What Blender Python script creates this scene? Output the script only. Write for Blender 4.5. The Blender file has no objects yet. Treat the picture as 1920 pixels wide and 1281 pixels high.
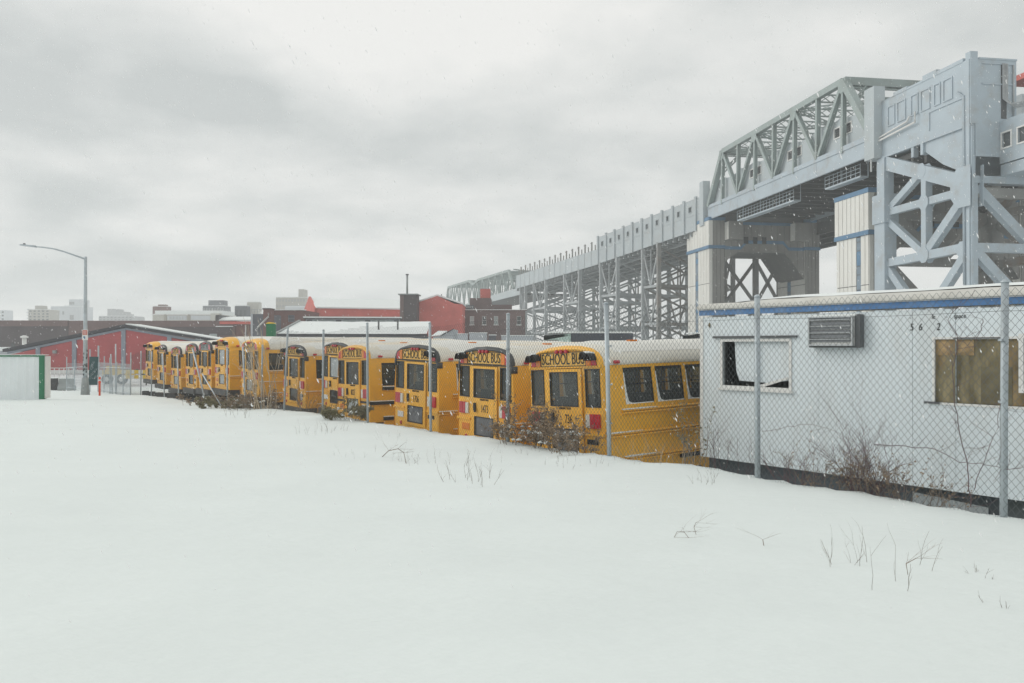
import bpy, math, random
from mathutils import Vector, Matrix, noise
rnd = random.Random(11)
rad = math.radians
SC = bpy.context.scene
COL = SC.collection

# ------------------------------------------------------------------ camera
# z = 0 is the bus yard; the photographer stands on the snowy bank beside it
ZC, F, CX, CY = 3.2, 1500.0, 960.0, 648.0
cam_d = bpy.data.cameras.new('camera')
cam_d.sensor_width = 36.0
cam_d.lens = 36.0 * F / 1920.0
cam_d.clip_start = 0.1
cam_d.clip_end = 6000.0
cam = bpy.data.objects.new('camera', cam_d)
COL.objects.link(cam)
cam.location = (0, 0, ZC)
cam.rotation_euler = (rad(90.0 + 0.286), 0, 0)
SC.camera = cam

# ------------------------------------------------------------------ sky and sun
SUN_EL, SUN_AZ = 27.0, -72.0          # degrees up, degrees right of the view axis (+Y)
sun_dir = Vector((math.sin(rad(SUN_AZ)) * math.cos(rad(SUN_EL)), math.cos(rad(SUN_AZ)) * math.cos(rad(SUN_EL)), math.sin(rad(SUN_EL))))
world = bpy.data.worlds.new('World')
SC.world = world
world.use_nodes = True
nt = world.node_tree
nt.nodes.clear()
N, L = nt.nodes.new, nt.links.new
out = N('ShaderNodeOutputWorld')
bg = N('ShaderNodeBackground')
bg.inputs['Strength'].default_value = 0.1
sky = N('ShaderNodeTexSky')
sky.sky_type = 'NISHITA'
sky.sun_disc = False
sky.sun_elevation = rad(SUN_EL)
sky.sun_rotation = rad(SUN_AZ)
tc = N('ShaderNodeTexCoord')
sep = N('ShaderNodeSeparateXYZ')
L(tc.outputs['Generated'], sep.inputs[0])
def wmath(op, a, b=None, clamp=False):
    n = N('ShaderNodeMath'); n.operation = op; n.use_clamp = clamp
    for i, v in enumerate((a, b)):
        if v is None: continue
        if isinstance(v, (int, float)): n.inputs[i].default_value = v
        else: L(v, n.inputs[i])
    return n.outputs[0]
zup = wmath('MAXIMUM', sep.outputs['Z'], 0.0)
den = wmath('ADD', zup, 0.22)
comb = N('ShaderNodeCombineXYZ')
L(wmath('DIVIDE', sep.outputs['X'], den), comb.inputs[0])
L(wmath('DIVIDE', sep.outputs['Y'], den), comb.inputs[1])
def wnoise(scale, detail, off):
    m = N('ShaderNodeMapping'); m.inputs['Location'].default_value = off
    L(comb.outputs[0], m.inputs['Vector'])
    n = N('ShaderNodeTexNoise'); n.inputs['Scale'].default_value = scale
    n.inputs['Detail'].default_value = detail; n.inputs['Roughness'].default_value = 0.5
    L(m.outputs[0], n.inputs['Vector'])
    return n.outputs['Fac']
n1 = wnoise(0.95, 5.0, (-25.6, -20.305, 6.309))
n2 = wnoise(2.9, 6.0, (-8.6, 1.651, 4.0))
# thickness of the cloud deck: thin places are bright, thick ones grey
dens = wmath('ADD', wmath('MULTIPLY', n1, 0.72), wmath('MULTIPLY', n2, 0.28))
dotn = N('ShaderNodeVectorMath'); dotn.operation = 'DOT_PRODUCT'
L(tc.outputs['Generated'], dotn.inputs[0]); dotn.inputs[1].default_value = sun_dir
glow = wmath('POWER', wmath('MAXIMUM', dotn.outputs['Value'], 0.0), 9.0)
ramp = N('ShaderNodeValToRGB')
ramp.color_ramp.elements[0].position = 0.415
ramp.color_ramp.elements[0].color = (1, 1, 1, 1)
ramp.color_ramp.elements[1].position = 0.60
ramp.color_ramp.elements[1].color = (0, 0, 0, 1)
L(dens, ramp.inputs[0])
thin = ramp.outputs[0]
lum = wmath('ADD', wmath('ADD', 5.45, wmath('MULTIPLY', thin, 2.6)), wmath('MULTIPLY', glow, wmath('MULTIPLY', thin, 0.4)))
tint = N('ShaderNodeMix'); tint.data_type = 'RGBA'
tint.inputs['A'].default_value = (0.955, 1.0, 0.985, 1)
tint.inputs['B'].default_value = (1.0, 0.995, 0.965, 1)
L(thin, tint.inputs['Factor'])
cl = N('ShaderNodeVectorMath'); cl.operation = 'SCALE'
L(tint.outputs['Result'], cl.inputs[0]); L(lum, cl.inputs['Scale'])
mixs = N('ShaderNodeMix'); mixs.data_type = 'RGBA'
mixs.inputs['Factor'].default_value = 0.97
L(sky.outputs[0], mixs.inputs['A']); L(cl.outputs[0], mixs.inputs['B'])
L(mixs.outputs['Result'], bg.inputs['Color'])
L(bg.outputs[0], out.inputs[0])

sun_d = bpy.data.lights.new('sun', 'SUN')
sun_d.energy = 1.15
sun_d.angle = rad(40)
sun_d.color = (1.0, 0.97, 0.92)
sun = bpy.data.objects.new('sun', sun_d)
COL.objects.link(sun)
sun.rotation_euler = (-sun_dir).to_track_quat('-Z', 'Y').to_euler()

vs = SC.view_settings
vs.view_transform = 'Standard'
vs.look = 'None'
vs.exposure = 0.16
vs.gamma = 1.0
vs.use_curve_mapping = False

# ------------------------------------------------------------------ helpers
def W(px, py, Y):
    return Vector(((px - CX) / F * Y, Y, ZC + (CY - py) / F * Y))
def X_at(px, Y):
    return (px - CX) / F * Y

class MB:
    """collects faces for one mesh"""
    def __init__(s): s.v = []; s.f = []; s.sm = False
    def add(s, vs_, fs):
        o = len(s.v); s.v += [tuple(p) for p in vs_]; s.f += [tuple(i + o for i in f) for f in fs]; return s
    def box(s, a, b):
        x0, y0, z0 = a; x1, y1, z1 = b
        return s.add([(x0,y0,z0),(x1,y0,z0),(x1,y1,z0),(x0,y1,z0),(x0,y0,z1),(x1,y0,z1),(x1,y1,z1),(x0,y1,z1)],
                     [(0,3,2,1),(4,5,6,7),(0,1,5,4),(1,2,6,5),(2,3,7,6),(3,0,4,7)])
    def hexa(s, p):   # 8 points, bottom loop then top loop
        return s.add(p, [(0,3,2,1),(4,5,6,7),(0,1,5,4),(1,2,6,5),(2,3,7,6),(3,0,4,7)])
    def quad(s, *p): return s.add(p, [tuple(range(len(p)))])
    def prism(s, poly, d):    # poly: list of points, d: extrusion vector
        n = len(poly); d = Vector(d); P = [Vector(p) for p in poly]
        s.add(P + [p + d for p in P], [tuple(range(n - 1, -1, -1)), tuple(range(n, 2 * n))] + [(i, (i + 1) % n, n + (i + 1) % n, n + i) for i in range(n)])
        return s
    def tube(s, pts, r, n=6, cap=True):
        pts = [Vector(p) for p in pts]; m = len(pts)
        if not isinstance(r, (list, tuple)): r = [r] * m
        o = len(s.v); up = Vector((0, 0, 1))
        for i, p in enumerate(pts):
            t = (pts[min(i + 1, m - 1)] - pts[max(i - 1, 0)])
            t = t.normalized() if t.length > 1e-9 else up
            a = t.cross(up if abs(t.z) < 0.95 else Vector((1, 0, 0))).normalized(); b = t.cross(a)
            for k in range(n):
                an = 2 * math.pi * k / n
                q = p + (a * math.cos(an) + b * math.sin(an)) * r[i]
                s.v.append(tuple(q))
        for i in range(m - 1):
            for k in range(n):
                k2 = (k + 1) % n
                s.f.append((o + i * n + k, o + i * n + k2, o + (i + 1) * n + k2, o + (i + 1) * n + k))
        if cap:
            s.f.append(tuple(o + k for k in range(n - 1, -1, -1))); s.f.append(tuple(o + (m - 1) * n + k for k in range(n)))
        return s
    def wall(s, us, vs_, holes, fn, depth):
        """sheet over the grid us x vs_ with rectangular holes; fn(u, v, d) gives the point at depth d behind the face"""
        def inhole(u, v): return any(a < u < b and c < v < d for a, b, c, d in holes)
        us = sorted(set([round(x, 5) for x in us] + [round(x, 5) for h in holes for x in h[:2]]))
        vs2 = sorted(set([round(x, 5) for x in vs_] + [round(x, 5) for h in holes for x in h[2:]]))
        idx = {}
        def P(i, j):
            if (i, j) not in idx: idx[i, j] = len(s.v); s.v.append(tuple(fn(us[i], vs2[j], 0)))
            return idx[i, j]
        for i in range(len(us) - 1):
            for j in range(len(vs2) - 1):
                if not inhole((us[i] + us[i+1]) / 2, (vs2[j] + vs2[j+1]) / 2):
                    s.f.append((P(i, j), P(i+1, j), P(i+1, j+1), P(i, j+1)))
        for a, b, c, d in holes:
            q = [(a, c), (b, c), (b, d), (a, d)]
            for k in range(4):
                (u0, v0), (u1, v1) = q[k], q[(k + 1) % 4]
                s.quad(fn(u0, v0, 0), fn(u1, v1, 0), fn(u1, v1, depth), fn(u0, v0, depth))
        return s
    def mesh(s, name, mat=None, smooth=False):
        me = bpy.data.meshes.new(name)
        me.from_pydata(s.v, [], s.f)
        if smooth: me.polygons.foreach_set('use_smooth', [True] * len(me.polygons))
        me.update()
        if mat: me.materials.append(mat)
        return me
    def build(s, name, mat, parent=None, smooth=False, loc=None):
        return obj(name, s.mesh(name, mat, smooth), parent, loc)

def obj(name, me, parent=None, loc=None):
    o = bpy.data.objects.new(name, me); COL.objects.link(o)
    if parent is not None: o.parent = parent
    if loc is not None: o.location = loc
    return o
def tag(o, label, cat, group=None):
    o['label'] = label; o['category'] = cat
    if group: o['group'] = group
    return o
def thing(name, label, cat, loc=(0, 0, 0), rotz=0.0, group=None):
    o = bpy.data.objects.new(name, None); COL.objects.link(o)
    o.location = loc; o.rotation_euler = (0, 0, rotz); o.empty_display_size = 0.5
    return tag(o, label, cat, group)
def structure(o): o['kind'] = 'structure'; return o
def stuff(o): o['kind'] = 'stuff'; return o

# ------------------------------------------------------------------ materials
def pm(name, col, rough=0.6, var=0.12, scale=1.2, dirt=None, dirt_amt=0.0, dirt_scale=0.7, bump=0.0, bump_scale=20.0, metal=0.0, spec=0.4, stretch=(1, 1, 1), coat=0.0):
    m = bpy.data.materials.new(name); m.use_nodes = True
    t = m.node_tree; t.nodes.clear(); n, l = t.nodes.new, t.links.new
    o = n('ShaderNodeOutputMaterial'); b = n('ShaderNodeBsdfPrincipled'); l(b.outputs[0], o.inputs[0])
    g = n('ShaderNodeNewGeometry'); mp = n('ShaderNodeMapping'); mp.inputs['Scale'].default_value = stretch
    l(g.outputs['Position'], mp.inputs['Vector'])
    def nz(sc, det=5.0, rg=0.55):
        q = n('ShaderNodeTexNoise'); q.inputs['Scale'].default_value = sc; q.inputs['Detail'].default_value = det; q.inputs['Roughness'].default_value = rg
        l(mp.outputs[0], q.inputs['Vector']); return q.outputs['Fac']
    mr = n('ShaderNodeMapRange'); mr.inputs['From Min'].default_value = 0.3; mr.inputs['From Max'].default_value = 0.7
    mr.inputs['To Min'].default_value = 1 - var; mr.inputs['To Max'].default_value = 1 + var
    l(nz(scale), mr.inputs['Value'])
    vm = n('ShaderNodeVectorMath'); vm.operation = 'SCALE'; vm.inputs[0].default_value = col[:3]; l(mr.outputs[0], vm.inputs['Scale'])
    c = vm.outputs[0]
    if dirt is not None:
        r2 = n('ShaderNodeMapRange'); r2.inputs['From Min'].default_value = 0.5; r2.inputs['From Max'].default_value = 0.72
        r2.inputs['To Max'].default_value = dirt_amt; l(nz(dirt_scale, 8.0, 0.65), r2.inputs['Value'])
        mx = n('ShaderNodeMix'); mx.data_type = 'RGBA'; l(r2.outputs[0], mx.inputs['Factor']); l(c, mx.inputs['A']); mx.inputs['B'].default_value = (*dirt, 1)
        c = mx.outputs['Result']
    l(c, b.inputs['Base Color'])
    b.inputs['Roughness'].default_value = rough; b.inputs['Metallic'].default_value = metal
    b.inputs['Specular IOR Level'].default_value = spec; b.inputs['Coat Weight'].default_value = coat; b.inputs['Coat Roughness'].default_value = 0.15
    if bump > 0:
        bp = n('ShaderNodeBump'); bp.inputs['Strength'].default_value = bump; bp.inputs['Distance'].default_value = 0.02
        l(nz(bump_scale, 6.0), bp.inputs['Height']); l(bp.outputs[0], b.inputs['Normal'])
    return m
def glass_mat(name, tint, trans=0.5, rough=0.03, film=0.05):
    m = bpy.data.materials.new(name); m.use_nodes = True
    t = m.node_tree; t.nodes.clear(); n, l = t.nodes.new, t.links.new
    o = n('ShaderNodeOutputMaterial'); gl = n('ShaderNodeBsdfGlossy'); gl.inputs['Roughness'].default_value = rough
    gl.inputs['Color'].default_value = (0.9, 0.95, 0.95, 1)
    tr = n('ShaderNodeBsdfTransparent'); tr.inputs['Color'].default_value = (tint[0] * trans, tint[1] * trans, tint[2] * trans, 1)
    df = n('ShaderNodeBsdfDiffuse'); df.inputs['Color'].default_value = (film, film * 1.05, film * 1.05, 1)   # dust film, its colour lifted to imitate haze and reflection
    m1 = n('ShaderNodeMixShader'); m1.inputs[0].default_value = 0.35; l(tr.outputs[0], m1.inputs[1]); l(df.outputs[0], m1.inputs[2])
    fr = n('ShaderNodeFresnel'); fr.inputs['IOR'].default_value = 1.45
    m2 = n('ShaderNodeMixShader'); l(fr.outputs[0], m2.inputs[0]); l(m1.outputs[0], m2.inputs[1]); l(gl.outputs[0], m2.inputs[2])
    l(m2.outputs[0], o.inputs[0]); return m
def brick_mat(name, c1, c2, mortar, sx=0.22, sz=0.075, var=0.15):
    """small brickwork seen from afar: colour by courses in world space"""
    m = pm(name, c1, 0.85, var, 0.35)
    t = m.node_tree; n, l = t.nodes.new, t.links.new
    b = [x for x in t.nodes if x.type == 'BSDF_PRINCIPLED'][0]
    old = b.inputs['Base Color'].links[0].from_socket
    g = n('ShaderNodeNewGeometry'); sp = n('ShaderNodeSeparateXYZ'); l(g.outputs['Position'], sp.inputs[0])
    ad = n('ShaderNodeMath'); ad.operation = 'ADD'; l(sp.outputs['X'], ad.inputs[0]); l(sp.outputs['Y'], ad.inputs[1])
    cb = n('ShaderNodeCombineXYZ'); l(ad.outputs[0], cb.inputs[0]); l(sp.outputs['Z'], cb.inputs[1])
    br = n('ShaderNodeTexBrick'); br.inputs['Scale'].default_value = 1.0; br.inputs['Brick Width'].default_value = sx; br.inputs['Row Height'].default_value = sz
    br.inputs['Mortar Size'].default_value = 0.008; br.inputs['Color1'].default_value = (1, 1, 1, 1); br.inputs['Color2'].default_value = (*[c2[i] / max(c1[i], .001) for i in range(3)], 1)
    br.inputs['Mortar'].default_value = (*[mortar[i] / max(c1[i], .001) for i in range(3)], 1); l(cb.outputs[0], br.inputs['Vector'])
    mx = n('ShaderNodeMix'); mx.data_type = 'RGBA'; mx.blend_type = 'MULTIPLY'; mx.inputs['Factor'].default_value = 0.6
    l(old, mx.inputs['A']); l(br.outputs['Color'], mx.inputs['B']); l(mx.outputs['Result'], b.inputs['Base Color'])
    return m

M = {}
M['snow'] = pm('snow', (0.775, 0.825, 0.81), 0.75, 0.02, 0.5, bump=0.7, bump_scale=4.5, spec=0.25, stretch=(1.0, 2.2, 1.0))
M['snow_cap'] = pm('snow_cap', (0.83, 0.86, 0.85), 0.8, 0.04, 2.0, bump=0.3, bump_scale=9.0, spec=0.2)
M['yard'] = pm('trodden_snow', (0.70, 0.72, 0.73), 0.85, 0.12, 0.6, (0.12, 0.11, 0.10), 0.75, 0.35)
M['bus'] = pm('bus_yellow', (0.93, 0.485, 0.05), 0.36, 0.05, 0.8, (0.50, 0.33, 0.13), 0.5, 1.5, spec=0.45)
M['bus_sign'] = pm('bus_sign_yellow', (0.80, 0.47, 0.10), 0.5, 0.08, 4.0)
M['bus_roof'] = pm('bus_roof_white', (0.80, 0.77, 0.68), 0.6, 0.04, 0.6, (0.74, 0.58, 0.32), 0.5, 0.5, stretch=(0.5, 0.5, 6))
M['thin_snow'] = pm('thin_bus_roof_snow', (0.80, 0.79, 0.74), 0.75, 0.04, 0.8, (0.86, 0.66, 0.38), 0.75, 0.5, stretch=(.6, .6, 9))
M['grass_tip'] = pm('dry_grass_tip', (0.19, 0.165, 0.14), 0.9, 0.25, 3.0)
M['black'] = pm('black_rubber', (0.025, 0.026, 0.028), 0.55, 0.2, 4.0)
M['charcoal'] = pm('charcoal_paint', (0.06, 0.063, 0.066), 0.5, 0.2, 2.0, (0.2, 0.2, 0.19), 0.3, 2.0)
M['lamp_red'] = pm('red_lens', (0.52, 0.03, 0.045), 0.25, 0.1, 6.0, coat=0.5)
M['lamp_amber'] = pm('amber_lens', (0.75, 0.22, 0.02), 0.25, 0.1, 6.0, coat=0.5)
M['lamp_white'] = pm('clear_lens', (0.70, 0.68, 0.62), 0.25, 0.08, 6.0, coat=0.5)
M['print'] = pm('black_print', (0.03, 0.028, 0.025), 0.6, 0.1, 8.0)
M['glass_dark'] = glass_mat('dark_glass', (0.7, 0.78, 0.76), 0.55, film=0.10)
M['glass_clear'] = glass_mat('bus_glass', (0.86, 0.92, 0.90), 1.0, film=0.16)
M['cabin'] = pm('cabin_grey', (0.10, 0.105, 0.105), 0.8, 0.1, 1.0)
M['seat'] = pm('seat_vinyl', (0.07, 0.075, 0.085), 0.5, 0.1, 3.0)
M['frost'] = pm('frosted_pane', (0.42, 0.46, 0.47), 0.35, 0.15, 6.0)
M['grey_pane'] = pm('grey_reflecting_pane', (0.17, 0.18, 0.20), 0.2, 0.2, 5.0, (0.3, 0.32, 0.34), 0.5, 3.0)
M['steel'] = pm('pale_bridge_paint', (0.42, 0.49, 0.54), 0.5, 0.07, 0.35, (0.33, 0.31, 0.28), 0.5, 0.55)
M['steel_far'] = pm('grey_bridge_paint', (0.38, 0.41, 0.42), 0.55, 0.07, 0.2, (0.22, 0.21, 0.20), 0.45, 0.15)
M['steel_green'] = pm('grey_green_truss_paint', (0.31, 0.37, 0.36), 0.5, 0.08, 0.4, (0.20, 0.19, 0.16), 0.4, 0.3)
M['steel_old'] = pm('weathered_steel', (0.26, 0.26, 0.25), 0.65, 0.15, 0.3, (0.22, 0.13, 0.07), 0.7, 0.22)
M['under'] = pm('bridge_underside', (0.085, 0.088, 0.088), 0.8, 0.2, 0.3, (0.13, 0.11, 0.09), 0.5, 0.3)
M['concrete'] = pm('painted_concrete', (0.46, 0.51, 0.53), 0.75, 0.05, 0.25, (0.42, 0.42, 0.40), 0.45, 0.4)
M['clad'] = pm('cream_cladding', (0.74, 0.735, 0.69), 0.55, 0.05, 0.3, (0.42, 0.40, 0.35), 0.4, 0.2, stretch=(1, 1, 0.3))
M['clad_grime_shade'] = pm('grimy_shaded_cladding', (0.27, 0.265, 0.25), 0.65, 0.15, 0.5, (0.15, 0.14, 0.13), 0.7, 0.25, stretch=(1, 1, 0.25))  # grime, with the shade of the camera-facing, under-deck sides painted into the colour
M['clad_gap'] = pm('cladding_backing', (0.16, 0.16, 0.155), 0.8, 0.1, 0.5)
M['blue'] = pm('blue_trim', (0.10, 0.21, 0.34), 0.5, 0.12, 0.6)
M['blue_win'] = pm('pier_window', (0.20, 0.26, 0.32), 0.25, 0.15, 0.6)
M['trailer'] = pm('trailer_panel', (0.70, 0.76, 0.79), 0.5, 0.04, 0.8, (0.47, 0.45, 0.41), 0.35, 1.3, bump=0.06, bump_scale=3.0, stretch=(1, 1, 0.35))
M['trailer_blue'] = pm('trailer_blue_trim', (0.085, 0.20, 0.41), 0.55, 0.12, 1.0, (0.3, 0.36, 0.42), 0.35, 2.0)
M['membrane'] = pm('roof_membrane', (0.62, 0.61, 0.57), 0.8, 0.08, 1.5, (0.33, 0.28, 0.22), 0.35, 1.6, bump=0.5, bump_scale=6.0)
M['plywood'] = pm('old_plywood', (0.20, 0.17, 0.10), 0.85, 0.55, 7.0, (0.40, 0.24, 0.10), 0.85, 1.1, bump=0.2, bump_scale=12.0, stretch=(1, 1, 0.3))
M['ply_orange'] = pm('bare_plywood', (0.33, 0.23, 0.12), 0.85, 0.45, 7.0, (0.20, 0.165, 0.10), 0.9, 3.0)
M['ply_dark'] = pm('wet_plywood', (0.15, 0.13, 0.08), 0.8, 0.3, 4.0, (0.21, 0.18, 0.11), 0.6, 2.5)
M['skirt'] = pm('dark_skirting', (0.10, 0.115, 0.13), 0.8, 0.2, 1.0, (0.06, 0.07, 0.04), 0.6, 1.3)
M['galv'] = pm('galvanised_post', (0.46, 0.51, 0.54), 0.45, 0.1, 3.0, (0.25, 0.27, 0.28), 0.4, 2.0, metal=0.25)
M['wire'] = pm('galvanised_wire', (0.10, 0.115, 0.12), 0.55, 0.1, 6.0, metal=0.1)
M['alu'] = pm('aluminium', (0.45, 0.47, 0.48), 0.4, 0.1, 3.0, metal=0.5)
M['dark_metal'] = pm('dark_metal', (0.10, 0.105, 0.11), 0.5, 0.15, 2.0)
M['louvre'] = pm('louvre_grey', (0.20, 0.21, 0.225), 0.5, 0.15, 3.0)
M['twig'] = pm('dry_twig', (0.22, 0.175, 0.14), 0.9, 0.3, 3.0)
M['twig_red'] = pm('reddish_twig', (0.15, 0.10, 0.105), 0.9, 0.25, 3.0)
M['straw'] = pm('dry_straw', (0.48, 0.40, 0.30), 0.9, 0.25, 3.0)
M['deadleaf'] = pm('dead_leaf', (0.27, 0.205, 0.145), 0.9, 0.4, 5.0)
M['greenleaf'] = pm('green_leaf', (0.23, 0.21, 0.13), 0.8, 0.3, 5.0)
M['red_wall'] = brick_mat('red_painted_brick', (0.44, 0.10, 0.105), (0.38, 0.085, 0.09), (0.40, 0.11, 0.11))
M['red_wall2'] = brick_mat('bright_red_brick', (0.64, 0.16, 0.135), (0.56, 0.135, 0.115), (0.58, 0.18, 0.16))
M['brown_brick'] = brick_mat('brown_brick', (0.20, 0.135, 0.13), (0.15, 0.10, 0.10), (0.18, 0.15, 0.14))
M['dark_brick'] = brick_mat('dark_brick', (0.105, 0.085, 0.09), (0.08, 0.065, 0.07), (0.13, 0.12, 0.12))
M['red_brick'] = brick_mat('old_red_brick', (0.20, 0.095, 0.085), (0.15, 0.075, 0.07), (0.2, 0.15, 0.14))
M['tan'] = pm('tan_masonry', (0.42, 0.40, 0.35), 0.85, 0.06, 0.1)
M['grey_stone'] = pm('grey_masonry', (0.33, 0.335, 0.335), 0.85, 0.06, 0.1)
M['white_stucco'] = pm('white_stucco', (0.62, 0.65, 0.67), 0.85, 0.05, 0.1)
M['cream_stucco'] = pm('cream_stucco', (0.56, 0.55, 0.50), 0.85, 0.06, 0.2, (0.40, 0.36, 0.3), 0.4, 0.2)
M['pilaster'] = pm('grey_blue_paint', (0.25, 0.28, 0.33), 0.7, 0.08, 0.5)
M['fascia'] = pm('dark_fascia', (0.055, 0.055, 0.065), 0.8, 0.15, 0.5)
M['slate'] = pm('slate_siding', (0.13, 0.135, 0.155), 0.75, 0.12, 0.3)
M['pale_siding'] = pm('pale_siding', (0.46, 0.49, 0.52), 0.7, 0.1, 0.4)
M['win_dark'] = pm('far_window_dark', (0.09, 0.10, 0.105), 0.2, 0.2, 0.3)
M['win_pale'] = pm('far_window_pale', (0.40, 0.45, 0.45), 0.25, 0.15, 0.3)
M['white_paint'] = pm('white_paint', (0.72, 0.72, 0.70), 0.6, 0.05, 1.0)
M['container'] = pm('white_sheet_metal', (0.78, 0.82, 0.83), 0.55, 0.05, 0.5, (0.62, 0.65, 0.65), 0.4, 0.6)
M['green'] = pm('green_paint', (0.025, 0.17, 0.085), 0.6, 0.1, 1.0)
M['teal'] = pm('dark_teal_board', (0.035, 0.085, 0.09), 0.7, 0.2, 1.5)
M['teal_pale'] = pm('pale_teal_paint', (0.45, 0.58, 0.54), 0.6, 0.05, 0.5)
M['navy'] = pm('navy_panel', (0.06, 0.065, 0.085), 0.6, 0.1, 0.5)
M['orange'] = pm('safety_orange', (0.75, 0.09, 0.035), 0.5, 0.08, 3.0)
M['barrier'] = pm('cast_concrete', (0.30, 0.32, 0.32), 0.85, 0.15, 1.5)
M['yellow'] = pm('machine_yellow', (0.75, 0.50, 0.05), 0.5, 0.1, 1.5)
M['rubble'] = pm('dark_rubble', (0.07, 0.07, 0.072), 0.9, 0.35, 2.0)
m = bpy.data.materials.new('snowflake'); m.use_nodes = True; t = m.node_tree; t.nodes.clear()
o_ = t.nodes.new('ShaderNodeOutputMaterial'); d_ = t.nodes.new('ShaderNodeBsdfDiffuse'); e_ = t.nodes.new('ShaderNodeBsdfTranslucent'); x_ = t.nodes.new('ShaderNodeMixShader')
nz_ = t.nodes.new('ShaderNodeTexNoise'); nz_.inputs['Scale'].default_value = 40.0; cr_ = t.nodes.new('ShaderNodeMapRange'); cr_.inputs['To Min'].default_value = .96; cr_.inputs['To Max'].default_value = 1.0
t.links.new(nz_.outputs['Fac'], cr_.inputs['Value'])
for n_ in (d_, e_): t.links.new(cr_.outputs[0], n_.inputs['Color'])
t.links.new(d_.outputs[0], x_.inputs[1]); t.links.new(e_.outputs[0], x_.inputs[2]); t.links.new(x_.outputs[0], o_.inputs[0]); M['flake'] = m
M['sign_red'] = pm('sign_red', (0.55, 0.10, 0.06), 0.5, 0.05, 3.0)
M['tyre'] = pm('tyre', (0.03, 0.03, 0.031), 0.8, 0.2, 4.0)

# ------------------------------------------------------------------ shared unit pieces for steelwork
def _unit_box():
    return MB().box((0, -.5, -.5), (1, .5, .5))
def _unit_ibeam():
    b = MB(); fl, wb = 0.13, 0.22
    for x0, y0, z0, y1, z1 in ((0, -.5, .5 - fl, .5, .5), (0, -.5, -.5, .5, -.5 + fl), (0, -wb / 2, -.5 + fl, wb / 2, .5 - fl)):
        b.box((x0, y0, z0), (1, y1, z1))
    return b
_unit = {}
def unit(kind, mat):
    if (kind, mat) not in _unit:
        _unit[kind, mat] = (_unit_box() if kind == 'box' else _unit_ibeam()).mesh('steel_' + kind, M[mat])
    return _unit[kind, mat]
def beam(name, p, q, w, h, mat, parent, kind='box', side=None):
    """one straight member from p to q (world), w across, h deep"""
    p, q = Vector(p), Vector(q); d = q - p; ln = d.length; x = d / ln
    up = Vector(side) if side is not None else Vector((0, 0, 1))
    if abs(x.dot(up)) > 0.99: up = Vector((0, 1, 0)) if side is None else Vector((1, 0, 0))
    y = up.cross(x).normalized(); z = x.cross(y)
    base = Vector(parent.location) if parent is not None else Vector((0, 0, 0))
    m = Matrix.Translation(p - base) @ Matrix(((x.x, y.x, z.x, 0), (x.y, y.y, z.y, 0), (x.z, y.z, z.z, 0), (0, 0, 0, 1))) @ Matrix.Diagonal((ln, w, h, 1))
    o = obj(name, unit(kind, mat), parent); o.matrix_basis = m
    return o

_texts = {}
def text_mesh(s, size, mat, xs=1.0, ext=0.003, shear=0.0):
    k = (s, size, mat, xs, ext, shear)
    if k in _texts: return _texts[k]
    cu = bpy.data.curves.new('lettering', 'FONT'); cu.body = s; cu.size = size; cu.align_x = 'CENTER'; cu.align_y = 'CENTER'
    cu.extrude = ext; cu.shear = shear; cu.resolution_u = 3
    o = bpy.data.objects.new('lettering', cu); COL.objects.link(o)
    bpy.context.view_layer.update()
    dg = bpy.context.evaluated_depsgraph_get()
    me = bpy.data.meshes.new_from_object(o.evaluated_get(dg)); me.name = 'lettering'
    for v in me.vertices: v.co.x *= xs
    me.materials.clear(); me.materials.append(M[mat])
    bpy.data.objects.remove(o); _texts[k] = me
    return me

# ------------------------------------------------------------------ lie of the land
def lerp_table(tab, x):
    if x <= tab[0][0]: return tab[0][1]
    for (a, b), (c, d) in zip(tab, tab[1:]):
        if x <= c:
            t = (x - a) / (c - a); t = t * t * (3 - 2 * t) * 0.5 + t * 0.5
            return b + (d - b) * t
    return tab[-1][1]
BANK = [(0, 1.45), (4, 1.46), (8.4, 1.42), (11.8, 1.375), (13.5, 1.31), (18.6, 1.22), (21.4, 1.18), (24, 1.16), (27, 1.0), (32, .68), (40, .50), (45, .38), (50, .13), (55, .02), (60, -0.02)]
YARD = [(10, .0), (15, .11), (21, .14), (25, .14), (28, .2), (32, .33), (36, .42), (40, .28), (44, .12), (52, .1), (58, -0.02), (62, -.04)]
FP, FD, FN = Vector((5.15, 8.4)), Vector((-.5694, .8221)), Vector((.8221, .5694))    # fence: a point, its run, its far side
def sstep(a, b, x):
    t = min(1, max(0, (x - a) / (b - a))); return t * t * (3 - 2 * t)
def terrain(x, y, fine=True):
    d = (x - FP.x) * FN.x + (y - FP.y) * FN.y
    hb, hy = lerp_table(BANK, y), lerp_table(YARD, y)
    hy = min(hy, hb)
    k = sstep(0.12, 1.5, d)
    z = hb * (1 - k) + hy * k
    if fine:
        a = 1 - k
        z += a * (0.085 * noise.noise(Vector((x * .16, y * .16, 3.0))) + 0.032 * noise.noise(Vector((x * .55 + .3 * y, y * .6, 8.0))))
        z += a * 0.014 * noise.noise(Vector((x * 1.5 + y * .5, y * .75 - x * .3, 5.0))) * sstep(1, 6, y)
        # windblown hummocks by the fence foot
        near = math.exp(-((d + .5) / .9) ** 2)
        z += a * near * 0.07 * noise.noise(Vector((x * .8, y * .8, 1.0)))
    return z
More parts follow.
